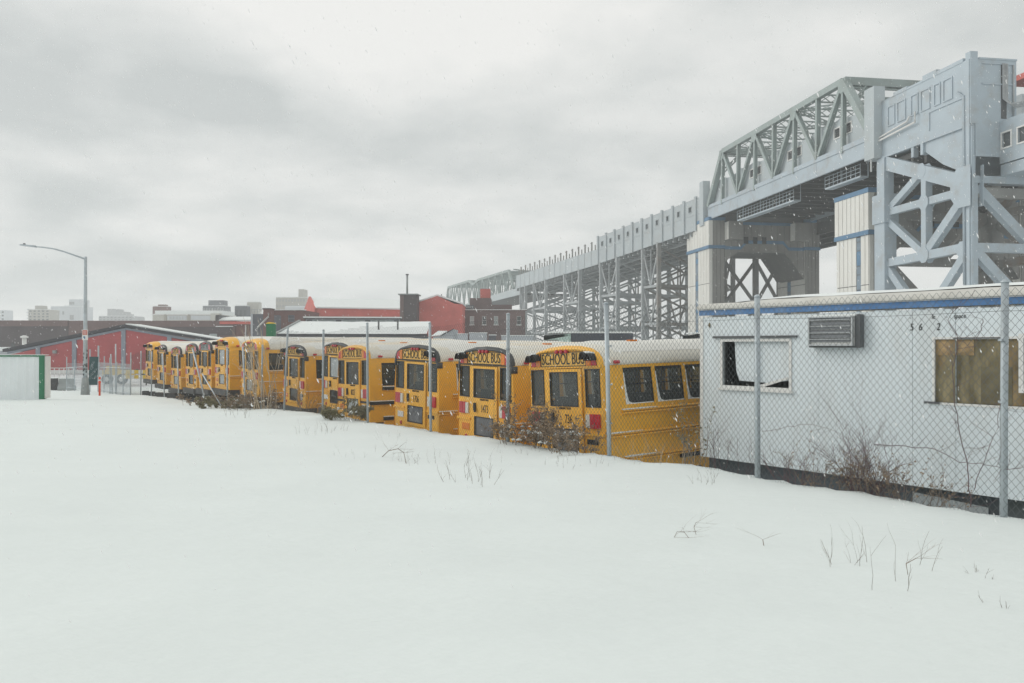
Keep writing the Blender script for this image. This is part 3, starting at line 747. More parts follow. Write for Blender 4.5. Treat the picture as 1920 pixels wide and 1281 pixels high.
TXT = Matrix(((0, 0, -1, 0), (-1, 0, 0, 0), (0, 1, 0, 0), (0, 0, 0, 1)))
BUS_YAW = math.atan2(.58, .814)
def make_bus(px, Y, base, label, num, cap='black', rails='bus', wins='std', roll=0.0, pitch=0.0, visor='', pane='glass_dark', detail=2, sign='bus_sign', yaw=0.0, idx=0, roofz=0.0, lower='glass_dark'):
    ya = BUS_YAW + rad(yaw); ax, ay = math.cos(ya), math.sin(ya)
    x = X_at(px, Y); cx, cy = x - ay * HB, Y + ax * HB
    t = thing('school_bus', label, 'school bus', (cx, cy, base), 0, 'school buses parked along the fence')
    t.rotation_euler = (rad(roll), rad(pitch), ya)
    for sgn in (-1, 1): bpart(('side', wins, sgn), 'side_panel', t, 'bus', lambda: m_side(wins, sgn))
    rear = bpart('rear', 'rear_panel', t, 'bus', m_rear)
    rf_ = bpart('roof', 'roof', t, 'bus_roof', m_roof, True)
    bpart(('rsn', idx % 4), 'roof_snow', rf_, 'thin_snow', lambda: m_rsnowroof(idx % 4), True)
    bpart(('cap', cap), 'rear_cap', t, 'charcoal' if cap == 'black' else 'bus', lambda: m_cap({'black': 2, 'short': 1}.get(cap, 0)), True)
    if cap != 'bus': bpart('neck', 'roof_end', t, 'bus_roof', m_neck, True)
    bpart('under', 'chassis', t, 'black', m_under); bpart('floor', 'floor', t, 'cabin', m_floor); bpart('front', 'front_end', t, 'bus', m_front)
    bpart('bumper', 'bumper', t, 'charcoal', m_bumper)
    # rear door with its two panes
    d = bpart('door', 'emergency_door', t, 'bus', m_door)
    bpart('dpane', 'upper_window', d, pane, lambda: m_pane(-.44, .44, 1.84, 2.52, .005))
    bpart('dpane2', 'lower_window', d, lower, lambda: m_pane(-.40, .40, .93, 1.37, .005))
    bpart('dring', 'window_seal', d, 'black', lambda: ring(MB(), -.43, .43, 1.85, 2.51, .022, -.026, -.004))
    bpart('dring2', 'window_seal', d, 'black', lambda: ring(MB(), -.39, .39, .94, 1.36, .022, -.026, -.004))
    bpart('handle', 'door_handle', d, 'black', lambda: MB().box((-.06, .34, 1.52), (-.018, .41, 1.70)).box((-.075, .30, 1.48), (-.05, .36, 1.57)))
    bpart('hinge', 'door_hinge', d, 'bus', lambda: MB().tube([(-.03, -.565, .9), (-.03, -.565, 2.5)], .018, 6))
    if detail > 0:
        if num: o = obj('lettering', text_mesh(num, .26, 'print', .62), d); o.matrix_basis = Matrix.Translation((-.021, -.12 if len(num) == 3 else -.04, 1.57)) @ TXT
        o = obj('lettering', text_mesh('EMERGENCY DOOR', .065, 'print', .62), d); o.matrix_basis = Matrix.Translation((-.021, -.02, 1.79)) @ TXT
    for s in (-1, 1):
        u0, u1 = (RW[0], RW[1]) if s > 0 else (-RW[1], -RW[0])
        w_ = bpart(('rwin', s), 'rear_window', t, 'glass_dark' if pane == 'frost' else pane, lambda: m_pane(u0, u1, RW[2], RW[3], .025))
        bpart(('rring', s), 'window_seal', w_, 'black', lambda: ring(MB(), u0 + .012, u1 - .012, RW[2] + .012, RW[3] - .012, .024, -.012, .012))
        bpart(('tailr', s), 'tail_light', t, 'lamp_red', lambda: m_tail(s, 'red'))
        bpart(('tailw', s), 'reversing_light', t, 'lamp_white', lambda: m_tail(s, 'white'))
        bpart(('refl', s), 'reflector', t, 'lamp_red' if idx % 3 else 'black', lambda: m_disc(s * .80, .86, .055, -.02, 0))
        # warning lights either side of the sign
        bpart(('wred', s), 'warning_light', t, 'lamp_red', lambda: MB().prism([(-.035, s * .89, 2.65), (-.035, s * 1.04, 2.65), (-.035, s * 1.03, 2.78), (-.035, s * .97, 2.85), (-.035, s * .89, 2.88)], (.035, 0, 0)))
        bpart(('wamb', s), 'warning_light', t, 'lamp_amber' if detail > 1 else 'lamp_red', lambda: MB().prism([(-.035, s * .735, 2.65), (-.035, s * .875, 2.65), (-.035, s * .875, 2.885), (-.035, s * .735, 2.915)], (.035, 0, 0)))
        if (s > 0 and 'l' in visor) or (s < 0 and 'r' in visor):
            bpart(('vis', s), 'light_visor', t, 'black', lambda: m_visor(s * .965, .085, 2.745))
            v2 = bpart(('vis2', s), 'light_visor', t, 'black', lambda: m_visor(s * .80, .08, 2.77))
            bpart(('viss', s), 'visor_snow', v2, 'snow_cap', lambda: MB().tube([(-.03, s * 1.0, 2.885), (-.12, s * .92, 2.9), (-.1, s * .78, 2.915)], [.02, .035, .02], 6), True)
    for k in (-1, 0, 1): bpart(('mk', k), 'marker_light', t, 'lamp_red', lambda: m_disc(k * .15, 2.945, .042, -.075, 0, 10))
    sg = bpart('sign', 'school_bus_sign', t, sign, lambda: MB().box((-.02, -.715, 2.65), (.0, .715, 2.925)))
    bpart('signb', 'sign_border', sg, 'black', lambda: ring(MB(), -.71, .71, 2.655, 2.92, .012, -.026, -.008))
    o = obj('lettering', text_mesh('SCHOOL BUS', .33, 'print', .69), sg); o.matrix_basis = Matrix.Translation((-.026, 0, 2.785)) @ TXT
    bpart('drip', 'drip_rail', t, 'black' if cap == 'black' else 'bus', lambda: MB().box((-.03, -1.06, 2.612), (.0, 1.06, 2.635)))
    bpart('cross', 'cross_rail', t, 'bus' if rails == 'bus' else 'black', lambda: MB().box((-.03, -1.20, 1.27), (0, -.6, 1.33)).box((-.03, .6, 1.27), (0, 1.20, 1.33)))
    if detail > 0:
        pl = bpart('plate', 'number_plate', t, 'lamp_amber' if idx % 2 else 'white_paint', lambda: MB().box((-.015, .66, 1.02), (0, .98, 1.18)))
        bpart('exh', 'vent', t, 'black', lambda: MB().box((-.012, -.98, 1.1), (0, -.66, 1.2)))
        if idx % 2: bpart('notice', 'notice', t, 'white_paint', lambda: MB().box((-.012, -.90, .98), (0, -.66, 1.22)))
    # side windows
    for sgn in ((-1, 1) if detail > 1 else (-1,)):
        for i, (a, c) in enumerate(win_x(wins)):
            q_ = wins == 'quarter' and i == 0
            z0, z1 = (ZW0 - .06, ZW1 - .08) if q_ else (ZW0, ZW1)
            w_ = bpart(('sw', wins, i, sgn), 'side_window', t, 'glass_clear' if detail > 1 and wins == 'std' else 'glass_dark', lambda: m_swin(a, c, z0, z1, sgn))
            bpart(('sf', wins, i, sgn), 'window_frame', w_, 'black', lambda: m_sframe(a, c, z0, z1, sgn, not q_))
            if not q_ and sgn < 0 and i < 6: bpart(('ws', wins, i, sgn), 'window_snow', w_, 'snow_cap', lambda: m_wsnow(a, c, z0, sgn))
    for zi, (z, x0) in enumerate(((1.72, .42), (1.28, .0), (.80, .45))):
        for sgn in (-1, 1):
            wide = rails == 'black'
            r_ = bpart(('rail', z, sgn, wide), 'rub_rail', t, rails, lambda: m_rail(z, sgn, x0, BL - .1, wide))
            if sgn < 0: bpart(('rs', z, sgn, wide), 'rail_snow', r_, 'snow_cap', lambda: m_rsnow(z, sgn, x0, x0 + (2.4 if wide else 1.0), wide), True)
    if idx == 0: bpart('skid', 'skirt_bar', t, 'black', lambda: MB().box((2.0, -1.27, .68), (4.6, -1.21, .76)))
    bpart('eave', 'marker_light', t, 'lamp_red', lambda: MB().tube([(.30, -1.20, 2.70), (.42, -1.20, 2.70)], .035, 8))
    if detail > 0:
        for i in range(10):
            for s in (-1, 1): bpart(('seat', i, s), 'seat', t, 'seat', lambda: m_seat(.6 + i * .92, s))
    for xw in (2.9,):
        for s in (-1, 1):
            w_ = bpart(('wheel', xw, s), 'wheel', t, 'tyre', lambda: m_wheel(xw, s), True)
            bpart(('hub', xw, s), 'hub', w_, 'bus', lambda: m_hub(xw, s))
    if detail > 1: bpart('hatch', 'roof_hatch', t, 'lamp_amber', lambda: MB().box((1.5, -.4, 3.10), (1.72, -.3, 3.15)))
    return t

make_bus(1142, 15.3, .13, 'yellow school bus numbered 736 next to the white office trailer', '736', cap='short', roll=-2.2, pitch=-1.2, visor='lr', pane='glass_clear', idx=0, lower='grey_pane')
make_bus(963, 18.1, .11, 'school bus numbered 1473 with black rear cap behind the brown bush', '1473', roll=.5, visor='l', idx=1, lower='grey_pane')
make_bus(822, 21.0, .16, 'school bus numbered 1706 with black rear cap and broken right warning light', '1706', roll=1.2, visor='r', idx=2, yaw=1.5, lower='grey_pane')
make_bus(694, 24.2, .15, 'school bus numbered 8027 with yellow rear cap and black side rails', '8027', cap='short', rails='black', wins='quarter', roll=-.8, idx=3, lower='frost')
make_bus(655, 27.1, .25, 'school bus set back and half hidden behind bus 8027', '', pane='frost', wins='quarter', idx=4, roll=.8)
make_bus(573, 29.8, .17, 'school bus with black rear cap and one dark quarter window left of bus 8027', '', wins='quarter', visor='lr', idx=5, roll=.5)
make_bus(486, 32.9, .38, 'school bus with all yellow rear behind the tall tan stalks', '', cap='bus', wins='quarter', idx=6, detail=1, lower='frost')
make_bus(431, 36.4, .48, 'highest standing school bus with black light visors and dark side window', '', cap='bus', wins='quarter', visor='lr', pane='frost', idx=7, detail=1, lower='frost')
make_bus(397, 38.8, .35, 'school bus with a pale worn sign panel above its rear door', '', idx=8, detail=1, sign='frost', cap='black')
make_bus(370, 41.2, .26, 'school bus with red lights beside its dim sign, fourth from the left end', '', idx=9, detail=1, cap='black')
make_bus(340, 44.2, .09, 'school bus without visors under a low black cap, third from the left end', '', idx=10, detail=0, lower='frost')
make_bus(312, 47.2, .20, 'school bus with black visors, second from the left end of the row', '', idx=11, detail=0, visor='lr')
make_bus(288, 50.6, .34, 'leftmost school bus with yellow cap and black visors', '', idx=12, detail=0, visor='lr', cap='bus')
# ================================================================== elevated railway viaduct
BA, BT = Vector((-.1525, .9883, 0)), Vector((.9883, .1525, 0))     # along the truss span (away), across it (right)
DECK_W = 18.5
def on_line(px, A, B):
    """where the sight line of column px meets the plan line A-B: parameter"""
    t = (px - CX) / F; dx, dy = B[0] - A[0], B[1] - A[1]
    return (t * A[1] - A[0]) / (dx - t * dy)
UPZ = Vector((0, 0, 1))

# ---- truss span: lower girder edge at +22.3 above the eye, bottom chord nodes +24.6, top chord +33
TN_ = Vector((42.4, 93.75, 0)); TF_ = Vector((35.0, 141.9, 0)); TD = (TF_ - TN_); TLEN = TD.length; TDn = TD / TLEN
def tp(s, w, z): return TN_ + TDn * s + BT * w + UPZ * (ZC + z)
truss = thing('truss_span', 'grey green steel truss span carrying the viaduct over two cream piers', 'bridge', (TN_.x, TN_.y, ZC + 22))
tb = Vector(truss.location)
NP = 4; PL = TLEN / NP
for w in (0.0, DECK_W):
    beam('top_chord', tp(PL * .5, w, 33), tp(TLEN - PL * .5, w, 33), .75, .8, 'steel_green', truss)
    for k in range(NP):
        beam('bottom_chord', tp(k * PL, w, 24.5), tp((k + 1) * PL, w, 24.5), .7, .6, 'steel', truss)
    for k in range(NP):
        T = tp((k + .5) * PL, w, 33)
        end0, end1 = k == 0, k == NP - 1
        beam('end_post' if end0 else 'diagonal', T, tp(k * PL, w, 24.6), .85 if end0 else .5, .9 if end0 else .62, 'steel_green', truss, 'box' if end0 else 'ibeam', BT)
        beam('end_post' if end1 else 'diagonal', T, tp((k + 1) * PL, w, 24.6), .85 if end1 else .5, .9 if end1 else .62, 'steel_green', truss, 'box' if end1 else 'ibeam', BT)
        beam('hanger', T, tp((k + .5) * PL, w - .12, 24.0), .42, .55, 'steel_green', truss, 'ibeam', BT)
        if k: beam('vertical', tp(k * PL, w, 33), tp(k * PL, w - .12, 24.6), .42, .6, 'steel_green', truss, 'ibeam', BT)
        g = MB(); c = T - tb
        for s_ in (-1, 1):
            o_ = BT * (s_ * .36)
            g.prism([c + o_ + TDn * -.9 + UPZ * .2, c + o_ + TDn * .9 + UPZ * .2, c + o_ + TDn * .75 - UPZ * 1.0, c + o_ + TDn * .3 - UPZ * 1.5, c + o_ - TDn * .3 - UPZ * 1.5, c + o_ - TDn * .75 - UPZ * 1.0], BT * .05)
        g.build('gusset', M['steel_green'], truss)
def lattice(p, q, depth, bays, mat, r=.09):
    """light laced strut: two angles and a zigzag, one member"""
    b = MB(); p, q = Vector(p) - tb, Vector(q) - tb; d = (q - p) / bays; h = UPZ * depth / 2
    def bar(a, c, w):
        x = (c - a).normalized(); y = UPZ.cross(x).normalized(); z = x.cross(y); y *= w; z *= w
        b.hexa([a - y - z, c - y - z, c + y - z, a + y - z, a - y + z, c - y + z, c + y + z, a + y + z])
    bar(p + h, q + h, r); bar(p - h, q - h, r)
    for i in range(bays):
        bar(p + d * i - h, p + d * (i + 1) + h, r * .55); bar(p + d * i + h, p + d * (i + 1) - h, r * .55)
    return b.build('lattice_strut', M[mat], truss)
for k in range(2 * NP - 1):
    s = PL * (.5 + k * .5)
    lattice(tp(s, .3, 32.75), tp(s, DECK_W - .3, 32.75), 1.0, 12, 'steel_green')
for k in range(NP - 1):
    for a, c in (((.5 + k), (1.5 + k)), ((1.5 + k), (.5 + k))):
        lattice(tp(PL * a, .3, 32.9), tp(PL * c, DECK_W - .3, 32.9), .45, 14, 'steel_green', .07)
for s in (PL * .5, TLEN - PL * .5):   # portal braces with knees
    beam('portal_strut', tp(s, 0, 33.0), tp(s, DECK_W, 33.0), .7, 1.0, 'steel_green', truss)
    for w0, w1 in ((.3, 3.2), (DECK_W - .3, DECK_W - 3.2)): lattice(tp(s + (-1.4 if s < TLEN / 2 else 1.4), w0, 29.6), tp(s, w1, 32.6), .6, 5, 'steel_green')
# solid girder and parapet with small windows
PAN = 8
for w, sg in ((-.25, -1), (DECK_W + .25, 1)):
    for k in range(NP):
        a, c = tp(k * PL + .02, w, 22.3) - tb, tp((k + 1) * PL - .02, w, 22.3) - tb
        MB().prism([a, c, c + UPZ * 2.35, a + UPZ * 2.35], BT * (.30 * -sg)).build('girder_panel', M['steel'], truss)
for w, sg in ((.55, -1), (DECK_W - .55, 1)):
    for k in range(PAN):
        L0, L1 = (k * TLEN / PAN + 1.15 if k else 0) + .015, ((k + 1) * TLEN / PAN + 1.15 if k < PAN - 1 else TLEN) - .015
        b = MB(); hs = []
        wmid = None
        if w < 5 and k in (0, 1, 2, 3, 4, 5):
            wl = (L1 - 1.85, L1 - .6) if k % 2 == 0 else (L0 + .6, L0 + 1.85)
            hs = [(wl[0], wl[1], 26.6, 27.75)]; wmid = wl
        top = 28.75 + (.28 if k % 2 else 0) 
        fn = lambda u, v, d: tuple(tp(u, w + d * (-sg), v) - tb)
        b.wall([L0, L1], [24.6, top - .35], hs, fn, .25)
        # scalloped coping
        n = 10
        for i in range(n):
            u0, u1 = L0 + (L1 - L0) * i / n, L0 + (L1 - L0) * (i + 1) / n
            f = lambda u: top - .35 + .55 * (2 * abs((u - L0) / (L1 - L0) - .5)) ** 3
            b.hexa([fn(u0, top - .36, 0), fn(u1, top - .36, 0), fn(u1, top - .36, .25), fn(u0, top - .36, .25), fn(u0, f(u0), 0), fn(u1, f(u1), 0), fn(u1, f(u1), .25), fn(u0, f(u0), .25)])
        pn = b.build('parapet_panel', M['concrete'], truss)
        if wmid:
            f = MB(); u0, u1 = wmid
            for (a, c, d0, d1) in ((u0 - .15, u1 + .15, 26.45, 26.6), (u0 - .15, u1 + .15, 27.75, 27.9), (u0 - .15, u0, 26.6, 27.75), (u1, u1 + .15, 26.6, 27.75)):
                f.hexa([fn(a, d0, -.1), fn(c, d0, -.1), fn(c, d0, .05), fn(a, d0, .05), fn(a, d1, -.1), fn(c, d1, -.1), fn(c, d1, .05), fn(a, d1, .05)])
            f.build('window_frame', M['white_paint'], pn)
            g = MB(); g.quad(fn(u0, 26.6, .12), fn(u1, 26.6, .12), fn(u1, 27.75, .12), fn(u0, 27.75, .12)); g.build('window_pane', M['win_dark'], pn)
            gr = MB()
            for i in range(1, 4):
                uu = u0 + (u1 - u0) * i / 4; vv = 26.6 + 1.15 * i / 4
                gr.hexa([fn(uu - .03, 26.6, .05), fn(uu + .03, 26.6, .05), fn(uu + .03, 26.6, .1), fn(uu - .03, 26.6, .1), fn(uu - .03, 27.75, .05), fn(uu + .03, 27.75, .05), fn(uu + .03, 27.75, .1), fn(uu - .03, 27.75, .1)])
                gr.hexa([fn(u0, vv - .03, .05), fn(u1, vv - .03, .05), fn(u1, vv - .03, .1), fn(u0, vv - .03, .1), fn(u0, vv + .03, .05), fn(u1, vv + .03, .05), fn(u1, vv + .03, .1), fn(u0, vv + .03, .1)])
            gr.build('window_grille', M['dark_metal'], pn)
a, c = tp(-1, .0, 24.2) - tb, tp(TLEN + 1, .0, 24.2) - tb
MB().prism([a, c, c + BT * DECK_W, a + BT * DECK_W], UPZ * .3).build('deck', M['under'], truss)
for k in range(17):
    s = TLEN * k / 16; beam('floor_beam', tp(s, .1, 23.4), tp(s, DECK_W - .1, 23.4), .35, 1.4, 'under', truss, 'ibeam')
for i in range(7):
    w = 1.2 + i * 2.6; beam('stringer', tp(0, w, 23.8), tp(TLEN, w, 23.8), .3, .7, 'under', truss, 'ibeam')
# end pylon between truss and girder spans
for w in (-.3, DECK_W + .3):
    beam('end_pylon', tp(TLEN + 1.3, w, 21.4), tp(TLEN + 1.3, w, 29.3), 1.7, 1.3, 'concrete', truss, side=BT)
    beam('end_pylon', tp(-.7, w, 21.6), tp(-.7, w, 29.9), 1.9, 1.4, 'concrete', truss, side=BT)
# second deck alongside, its dark underside fills the gap between the piers
sd_ = thing('girder_span', 'dark second deck on the far side of the truss span', 'bridge', tuple(tp(0, DECK_W + 1.5, 21)))
sdb = Vector(sd_.location)
a, c = tp(-14, DECK_W + 1.2, 22.2) - sdb, tp(TLEN + 30, DECK_W + 1.2, 22.2) - sdb
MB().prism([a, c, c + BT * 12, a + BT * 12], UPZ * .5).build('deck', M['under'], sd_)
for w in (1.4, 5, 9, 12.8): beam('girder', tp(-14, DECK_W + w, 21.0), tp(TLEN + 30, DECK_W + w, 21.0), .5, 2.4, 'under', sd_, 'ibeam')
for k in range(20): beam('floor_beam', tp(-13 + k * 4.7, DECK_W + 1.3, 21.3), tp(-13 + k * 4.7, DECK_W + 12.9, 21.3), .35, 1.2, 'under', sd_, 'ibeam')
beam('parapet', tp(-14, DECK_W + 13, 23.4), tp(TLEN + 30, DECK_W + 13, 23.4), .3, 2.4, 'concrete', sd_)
# hanging maintenance walkway
walk = thing('maintenance_walkway', 'railed catwalk hanging under the truss span', 'walkway', tuple(tp(24, 1.5, 20.6)))
wb_ = Vector(walk.location)
for s0, s1 in ((20.3, 39.0), (4.0, 12.0)):
    beam('walkway_floor', tp(s0, 1.4, 20.7), tp(s1, 1.4, 20.7), 1.1, .22, 'blue_win' if 0 else 'steel', walk)
    for h in (21.25, 21.75, 22.2): beam('rail', tp(s0, .85, h), tp(s1, .85, h), .06, .06, 'steel', walk)
    n = int((s1 - s0) / 1.0)
    for k in range(n + 1):
        s = s0 + (s1 - s0) * k / n; beam('rail_post', tp(s, .85, 20.7), tp(s, .85, 22.3), .06, .06, 'steel', walk)
        if k % 6 == 0: beam('hanger', tp(s, 1.9, 20.7), tp(s, 1.9, 23.5), .1, .1, 'steel', walk)

# ---- approach spans beyond the truss: outline points of the left face (x, y, low, high above the eye)
SEC = [((35.0, 142.6), (19.4, 180.0), (21.3, 18.4), (27.1, 24.3)), ((19.4, 180.0), (1.25, 235.0), (18.3, 16.7), (21.75, 20.5))]
def approach(i, name, label):
    (A, B, lo, hi) = SEC[i]; A3, B3 = Vector((*A, 0)), Vector((*B, 0)); D = B3 - A3; ln = D.length; Dn = D / ln; T = Vector((Dn.y, -Dn.x, 0))
    t = thing(name, label, 'bridge', (A[0], A[1], ZC + lo[0])); base = Vector(t.location)
    def P(s, w, f):   # f: 0 low edge .. 1 top edge, or plain offset through tuple
        k = s / ln; zl = lo[0] + (lo[1] - lo[0]) * k; zh = hi[0] + (hi[1] - hi[0]) * k
        return A3 + Dn * s + T * w + UPZ * (ZC + zl + (zh - zl) * f)
    nb = 11 if i == 0 else 15
    for k in range(nb):
        s0, s1 = ln * k / nb + .03, ln * (k + 1) / nb - .03
        hs = [(s0 + (s1 - s0) * .38, s0 + (s1 - s0) * .60, .62, .79)] if i == 0 else []
        fn = lambda u, v, d: tuple(P(u, d, v) - base)
        b = MB(); b.wall([s0, s1], [0, 1], hs, fn, .35)
        b.hexa([fn(s0, .99, 0), fn(s1, .99, 0), fn(s1, .99, .35), fn(s0, .99, .35), fn(s0, 1.0, 0), fn(s1, 1.0, 0), fn(s1, 1.0, .35), fn(s0, 1.0, .35)])
        for u in (s0, s1): b.quad(fn(u, 0, 0), fn(u, 1, 0), fn(u, 1, .35), fn(u, 0, .35))
        b.quad(fn(s0, 0, 0), fn(s1, 0, 0), fn(s1, 0, .35), fn(s0, 0, .35))
        pn = b.build('parapet_panel', M['concrete'], t)
        if hs:
            u0, u1, v0, v1 = hs[0]
            MB().quad(fn(u0, v0, .2), fn(u1, v0, .2), fn(u1, v1, .2), fn(u0, v1, .2)).build('window_pane', M['win_dark'], pn)
            f = MB()
            for (a, c, d0, d1) in ((u0 - .1, u1 + .1, v0 - .02, v0), (u0 - .1, u1 + .1, v1, v1 + .02), (u0 - .1, u0, v0, v1), (u1, u1 + .1, v0, v1)):
                f.hexa([fn(a, d0, -.08), fn(c, d0, -.08), fn(c, d0, .05), fn(a, d0, .05), fn(a, d1, -.08), fn(c, d1, -.08), fn(c, d1, .05), fn(a, d1, .05)])
            f.build('window_frame', M['concrete'], pn)
            f = MB()
            f.hexa([fn(s0, .50, -.05), fn(s1, .50, -.05), fn(s1, .50, .05), fn(s0, .50, .05), fn(s0, .515, -.05), fn(s1, .515, -.05), fn(s1, .515, .05), fn(s0, .515, .05)])
            f.build('moulding', M['concrete'], pn)
    for k in range(nb + 1):
        s = ln * k / nb
        if i == 0: beam('pilaster', P(s, -.06, -.02), P(s, -.06, 1.06), .55, .4, 'concrete', t, side=T)
        else: beam('joint_strip', P(s, -.04, 0), P(s, -.04, 1.0), .10, .09, 'concrete', t, side=T)
    if i == 1:       # bare catenary-like rail posts standing on the wall
        for k in range(nb * 2):
            s = ln * (k + .3) / (nb * 2); tall = k % 2 == 0
            beam('signal_post', P(s, .4, 1.0), P(s, .4, 1.62 if tall else 1.36), .28 if tall else .2, .28 if tall else .2, 'steel_old', t, side=T)
            if tall: beam('post_arm', P(s - .5, .4, 1.55), P(s + .7, .4, 1.55), .12, .16, 'steel_old', t)
    wr = DECK_W
    a, c = P(0, .3, .12) - base, P(ln, .3, .12) - base
    MB().prism([a, c, c + T * wr, a + T * wr], UPZ * .4).build('deck', M['under'], t)
    a, c = P(0, wr, 0) - base, P(ln, wr, 0) - base
    MB().prism([a, c, c + UPZ * 3.6, a + UPZ * 3.6], T * .3).build('far_parapet', M['concrete'], t)
    for k in range(nb * 2 + 1):
        s = min(ln - .2, ln * k / (nb * 2) + .1); beam('floor_beam', P(s, .1, -.02), P(s, wr - .1, -.02), .4, 1.3, 'steel_far', t, 'ibeam')
    for w in (2.5, 5.5, 9, 12): beam('girder', P(0, w, -.08), P(ln, w, -.08), .4, 1.5, 'steel_far', t, 'ibeam')
    return P, ln
P1, L1_ = approach(0, 'girder_span', 'viaduct span with windowed pale grey parapet left of the truss')
P2, L2_ = approach(1, 'girder_span', 'farther viaduct span with plain parapet and row of short posts on top')

# ---- braced steel towers
def tower(label, px0, px1, P, seg, mat='steel_far', tiers=3, rust=False):
    A, B = SEC[seg][0], SEC[seg][1]; ln = (Vector(B) - Vector(A)).length
    s1, s0 = on_line(px0, A, B) * ln, on_line(px1, A, B) * ln      # px1 is nearer
    c = [P(s0, .3, 0), P(s1, .3, 0), P(s1, DECK_W - .3, 0), P(s0, DECK_W - .3, 0)]
    t = thing('steel_tower', label, 'bridge tower', (c[0].x, c[0].y, 0), 0, 'braced steel towers under the viaduct')
    tops = [q.z for q in c]
    zt = sum(tops) / 4
    levels = [zt - .6 - (zt - .6) * k / tiers for k in range(tiers + 1)]
    mid = lambda a, b_: (a + b_) / 2
    def at(i, z): return Vector((c[i].x, c[i].y, z))
    for i in range(4): beam('column', at(i, 0), at(i, tops[i]), .75, .75, 'steel_old' if (rust and i in (0, 3)) else mat, t, side=BT)
    for k in range(tiers):
        zu, zl = levels[k], levels[k + 1]
        for fi, (i, j) in enumerate(((0, 1), (3, 2))):       # long faces: V bracing
            m = mid(at(i, zl), at(j, zl)) if zl > .5 else mid(at(i, .3), at(j, .3))
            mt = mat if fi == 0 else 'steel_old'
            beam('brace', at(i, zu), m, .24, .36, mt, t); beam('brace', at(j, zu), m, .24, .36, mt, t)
            if zl > .5: beam('strut', at(i, zl), at(j, zl), .35, .5, mt, t)
            if k == 0: beam('hanger', mid(at(i, zu), at(j, zu)), m, .22, .3, mt, t, side=BT)
        for i, j in ((0, 3), (1, 2)):        # across: X bracing with knees
            mt = 'steel_old' if rust else mat
            beam('brace', at(i, zu), at(j, zl), .24, .36, mt, t); beam('brace', at(j, zu), at(i, zl), .24, .36, mt, t)
            beam('strut', at(i, zl + .02), at(j, zl + .02), .4, .55, mt, t)
            m = mid(at(i, zu), at(j, zu)); beam('hanger', m, mid(at(i, zl), at(j, zl)), .25, .3, mt, t, side=BA)
    beam('cap_beam', at(0, tops[0] - .3) - BT * .4, at(3, tops[3] - .3) + BT * .4, .6, 1.2, mat, t); beam('cap_beam', at(1, tops[1] - .3) - BT * .4, at(2, tops[2] - .3) + BT * .4, .6, 1.2, mat, t)
    return t
tower('nearest free standing steel tower, rust streaked, just left of the cream pier', 1204, 1233, P1, 0, rust=True)
tower('pale steel tower under the end of the windowed parapet, second left of the cream pier', 1125, 1156, P1, 0)
tower('steel tower under the plain parapet, third left of the cream pier', 1057, 1085, P2, 1)
tower('slender steel tower behind the brick office building end', 1000, 1022, P2, 1)
tower('farthest visible steel tower at the left end of the plain parapet', 975, 984, P2, 1)

# ---- far truss spans at the end of the viaduct
def far_truss():
    global tb, truss
    t = thing('truss_span', 'distant grey truss spans at the far end of the viaduct', 'bridge', (0, 245, ZC + 17))
    A, B = W(963, 545, 246), W(836, 590, 335); D = B - A; ln = Vector((D.x, D.y, 0)).length; Dn = Vector((D.x, D.y, 0)) / ln; T = Vector((Dn.y, -Dn.x, 0))
    def P(s, w, z): return Vector((A.x, A.y, ZC)) + Dn * s + T * w + UPZ * z
    npan = 12; pl = ln / npan
    def top(k):
        tab = [(0, 17.5), (.6, 23.4), (5.2, 23.4), (6.2, 22.2), (7.0, 24.0), (11.4, 24.0), (12, 17.0)]
        for (a, b), (c, d) in zip(tab, tab[1:]):
            if a <= k <= c: return b + (d - b) * (k - a) / (c - a)
        return 17
    for w in (0, 13):
        beam('bottom_chord', P(0, w, 16.6), P(ln, w, 14.5), .6, .7, 'steel_green', t)
        for k0, k1 in ((0, .6), (.6, 5.2), (5.2, 6.2), (6.2, 7.0), (7.0, 11.4), (11.4, 12)):
            beam('top_chord', P(k0 * pl, w, top(k0)), P(k1 * pl, w, top(k1)), .7, .8, 'steel_green', t)
        for k in range(1, npan):
            zb = lambda q: 16.6 - 2.1 * q / npan
            beam('vertical', P(k * pl, w, zb(k)), P(k * pl, w, top(k)), .4, .45, 'steel_green', t)
            beam('diagonal', P(k * pl, w, zb(k)), P((k - .5) * pl, w, top(k - .5)), .4, .45, 'steel_green', t)
            beam('diagonal', P(k * pl, w, zb(k)), P((k + .5) * pl, w, top(k + .5)), .4, .45, 'steel_green', t)
    for k in range(1, npan):
        beam('cross_strut', P(k * pl, 0, top(k)), P(k * pl, 13, top(k)), .4, .6, 'steel_green', t)
        beam('sway_brace', P(k * pl, 0, top(k)), P((k - 1) * pl, 13, top(max(k - 1, .6))), .3, .35, 'steel_green', t)
        beam('sway_brace', P(k * pl, 13, top(k)), P((k - 1) * pl, 0, top(max(k - 1, .6))), .3, .35, 'steel_green', t)
    f = MB(); b0 = Vector(t.location)
    a, c = P(-10, -.6, 15.2) - b0, P(pl * 5, -.6, 14.4) - b0
    f.prism([a, c, c + UPZ * 1.9, a + UPZ * 2.2], T * .4); f.build('parapet', M['concrete'], t)
    a, c = P(-10, -.1, 15.0) - b0, P(ln, -.1, 13.6) - b0
    MB().prism([a, c, c + T * 13, a + T * 13], UPZ * .5).build('deck', M['under'], t)
far_truss()

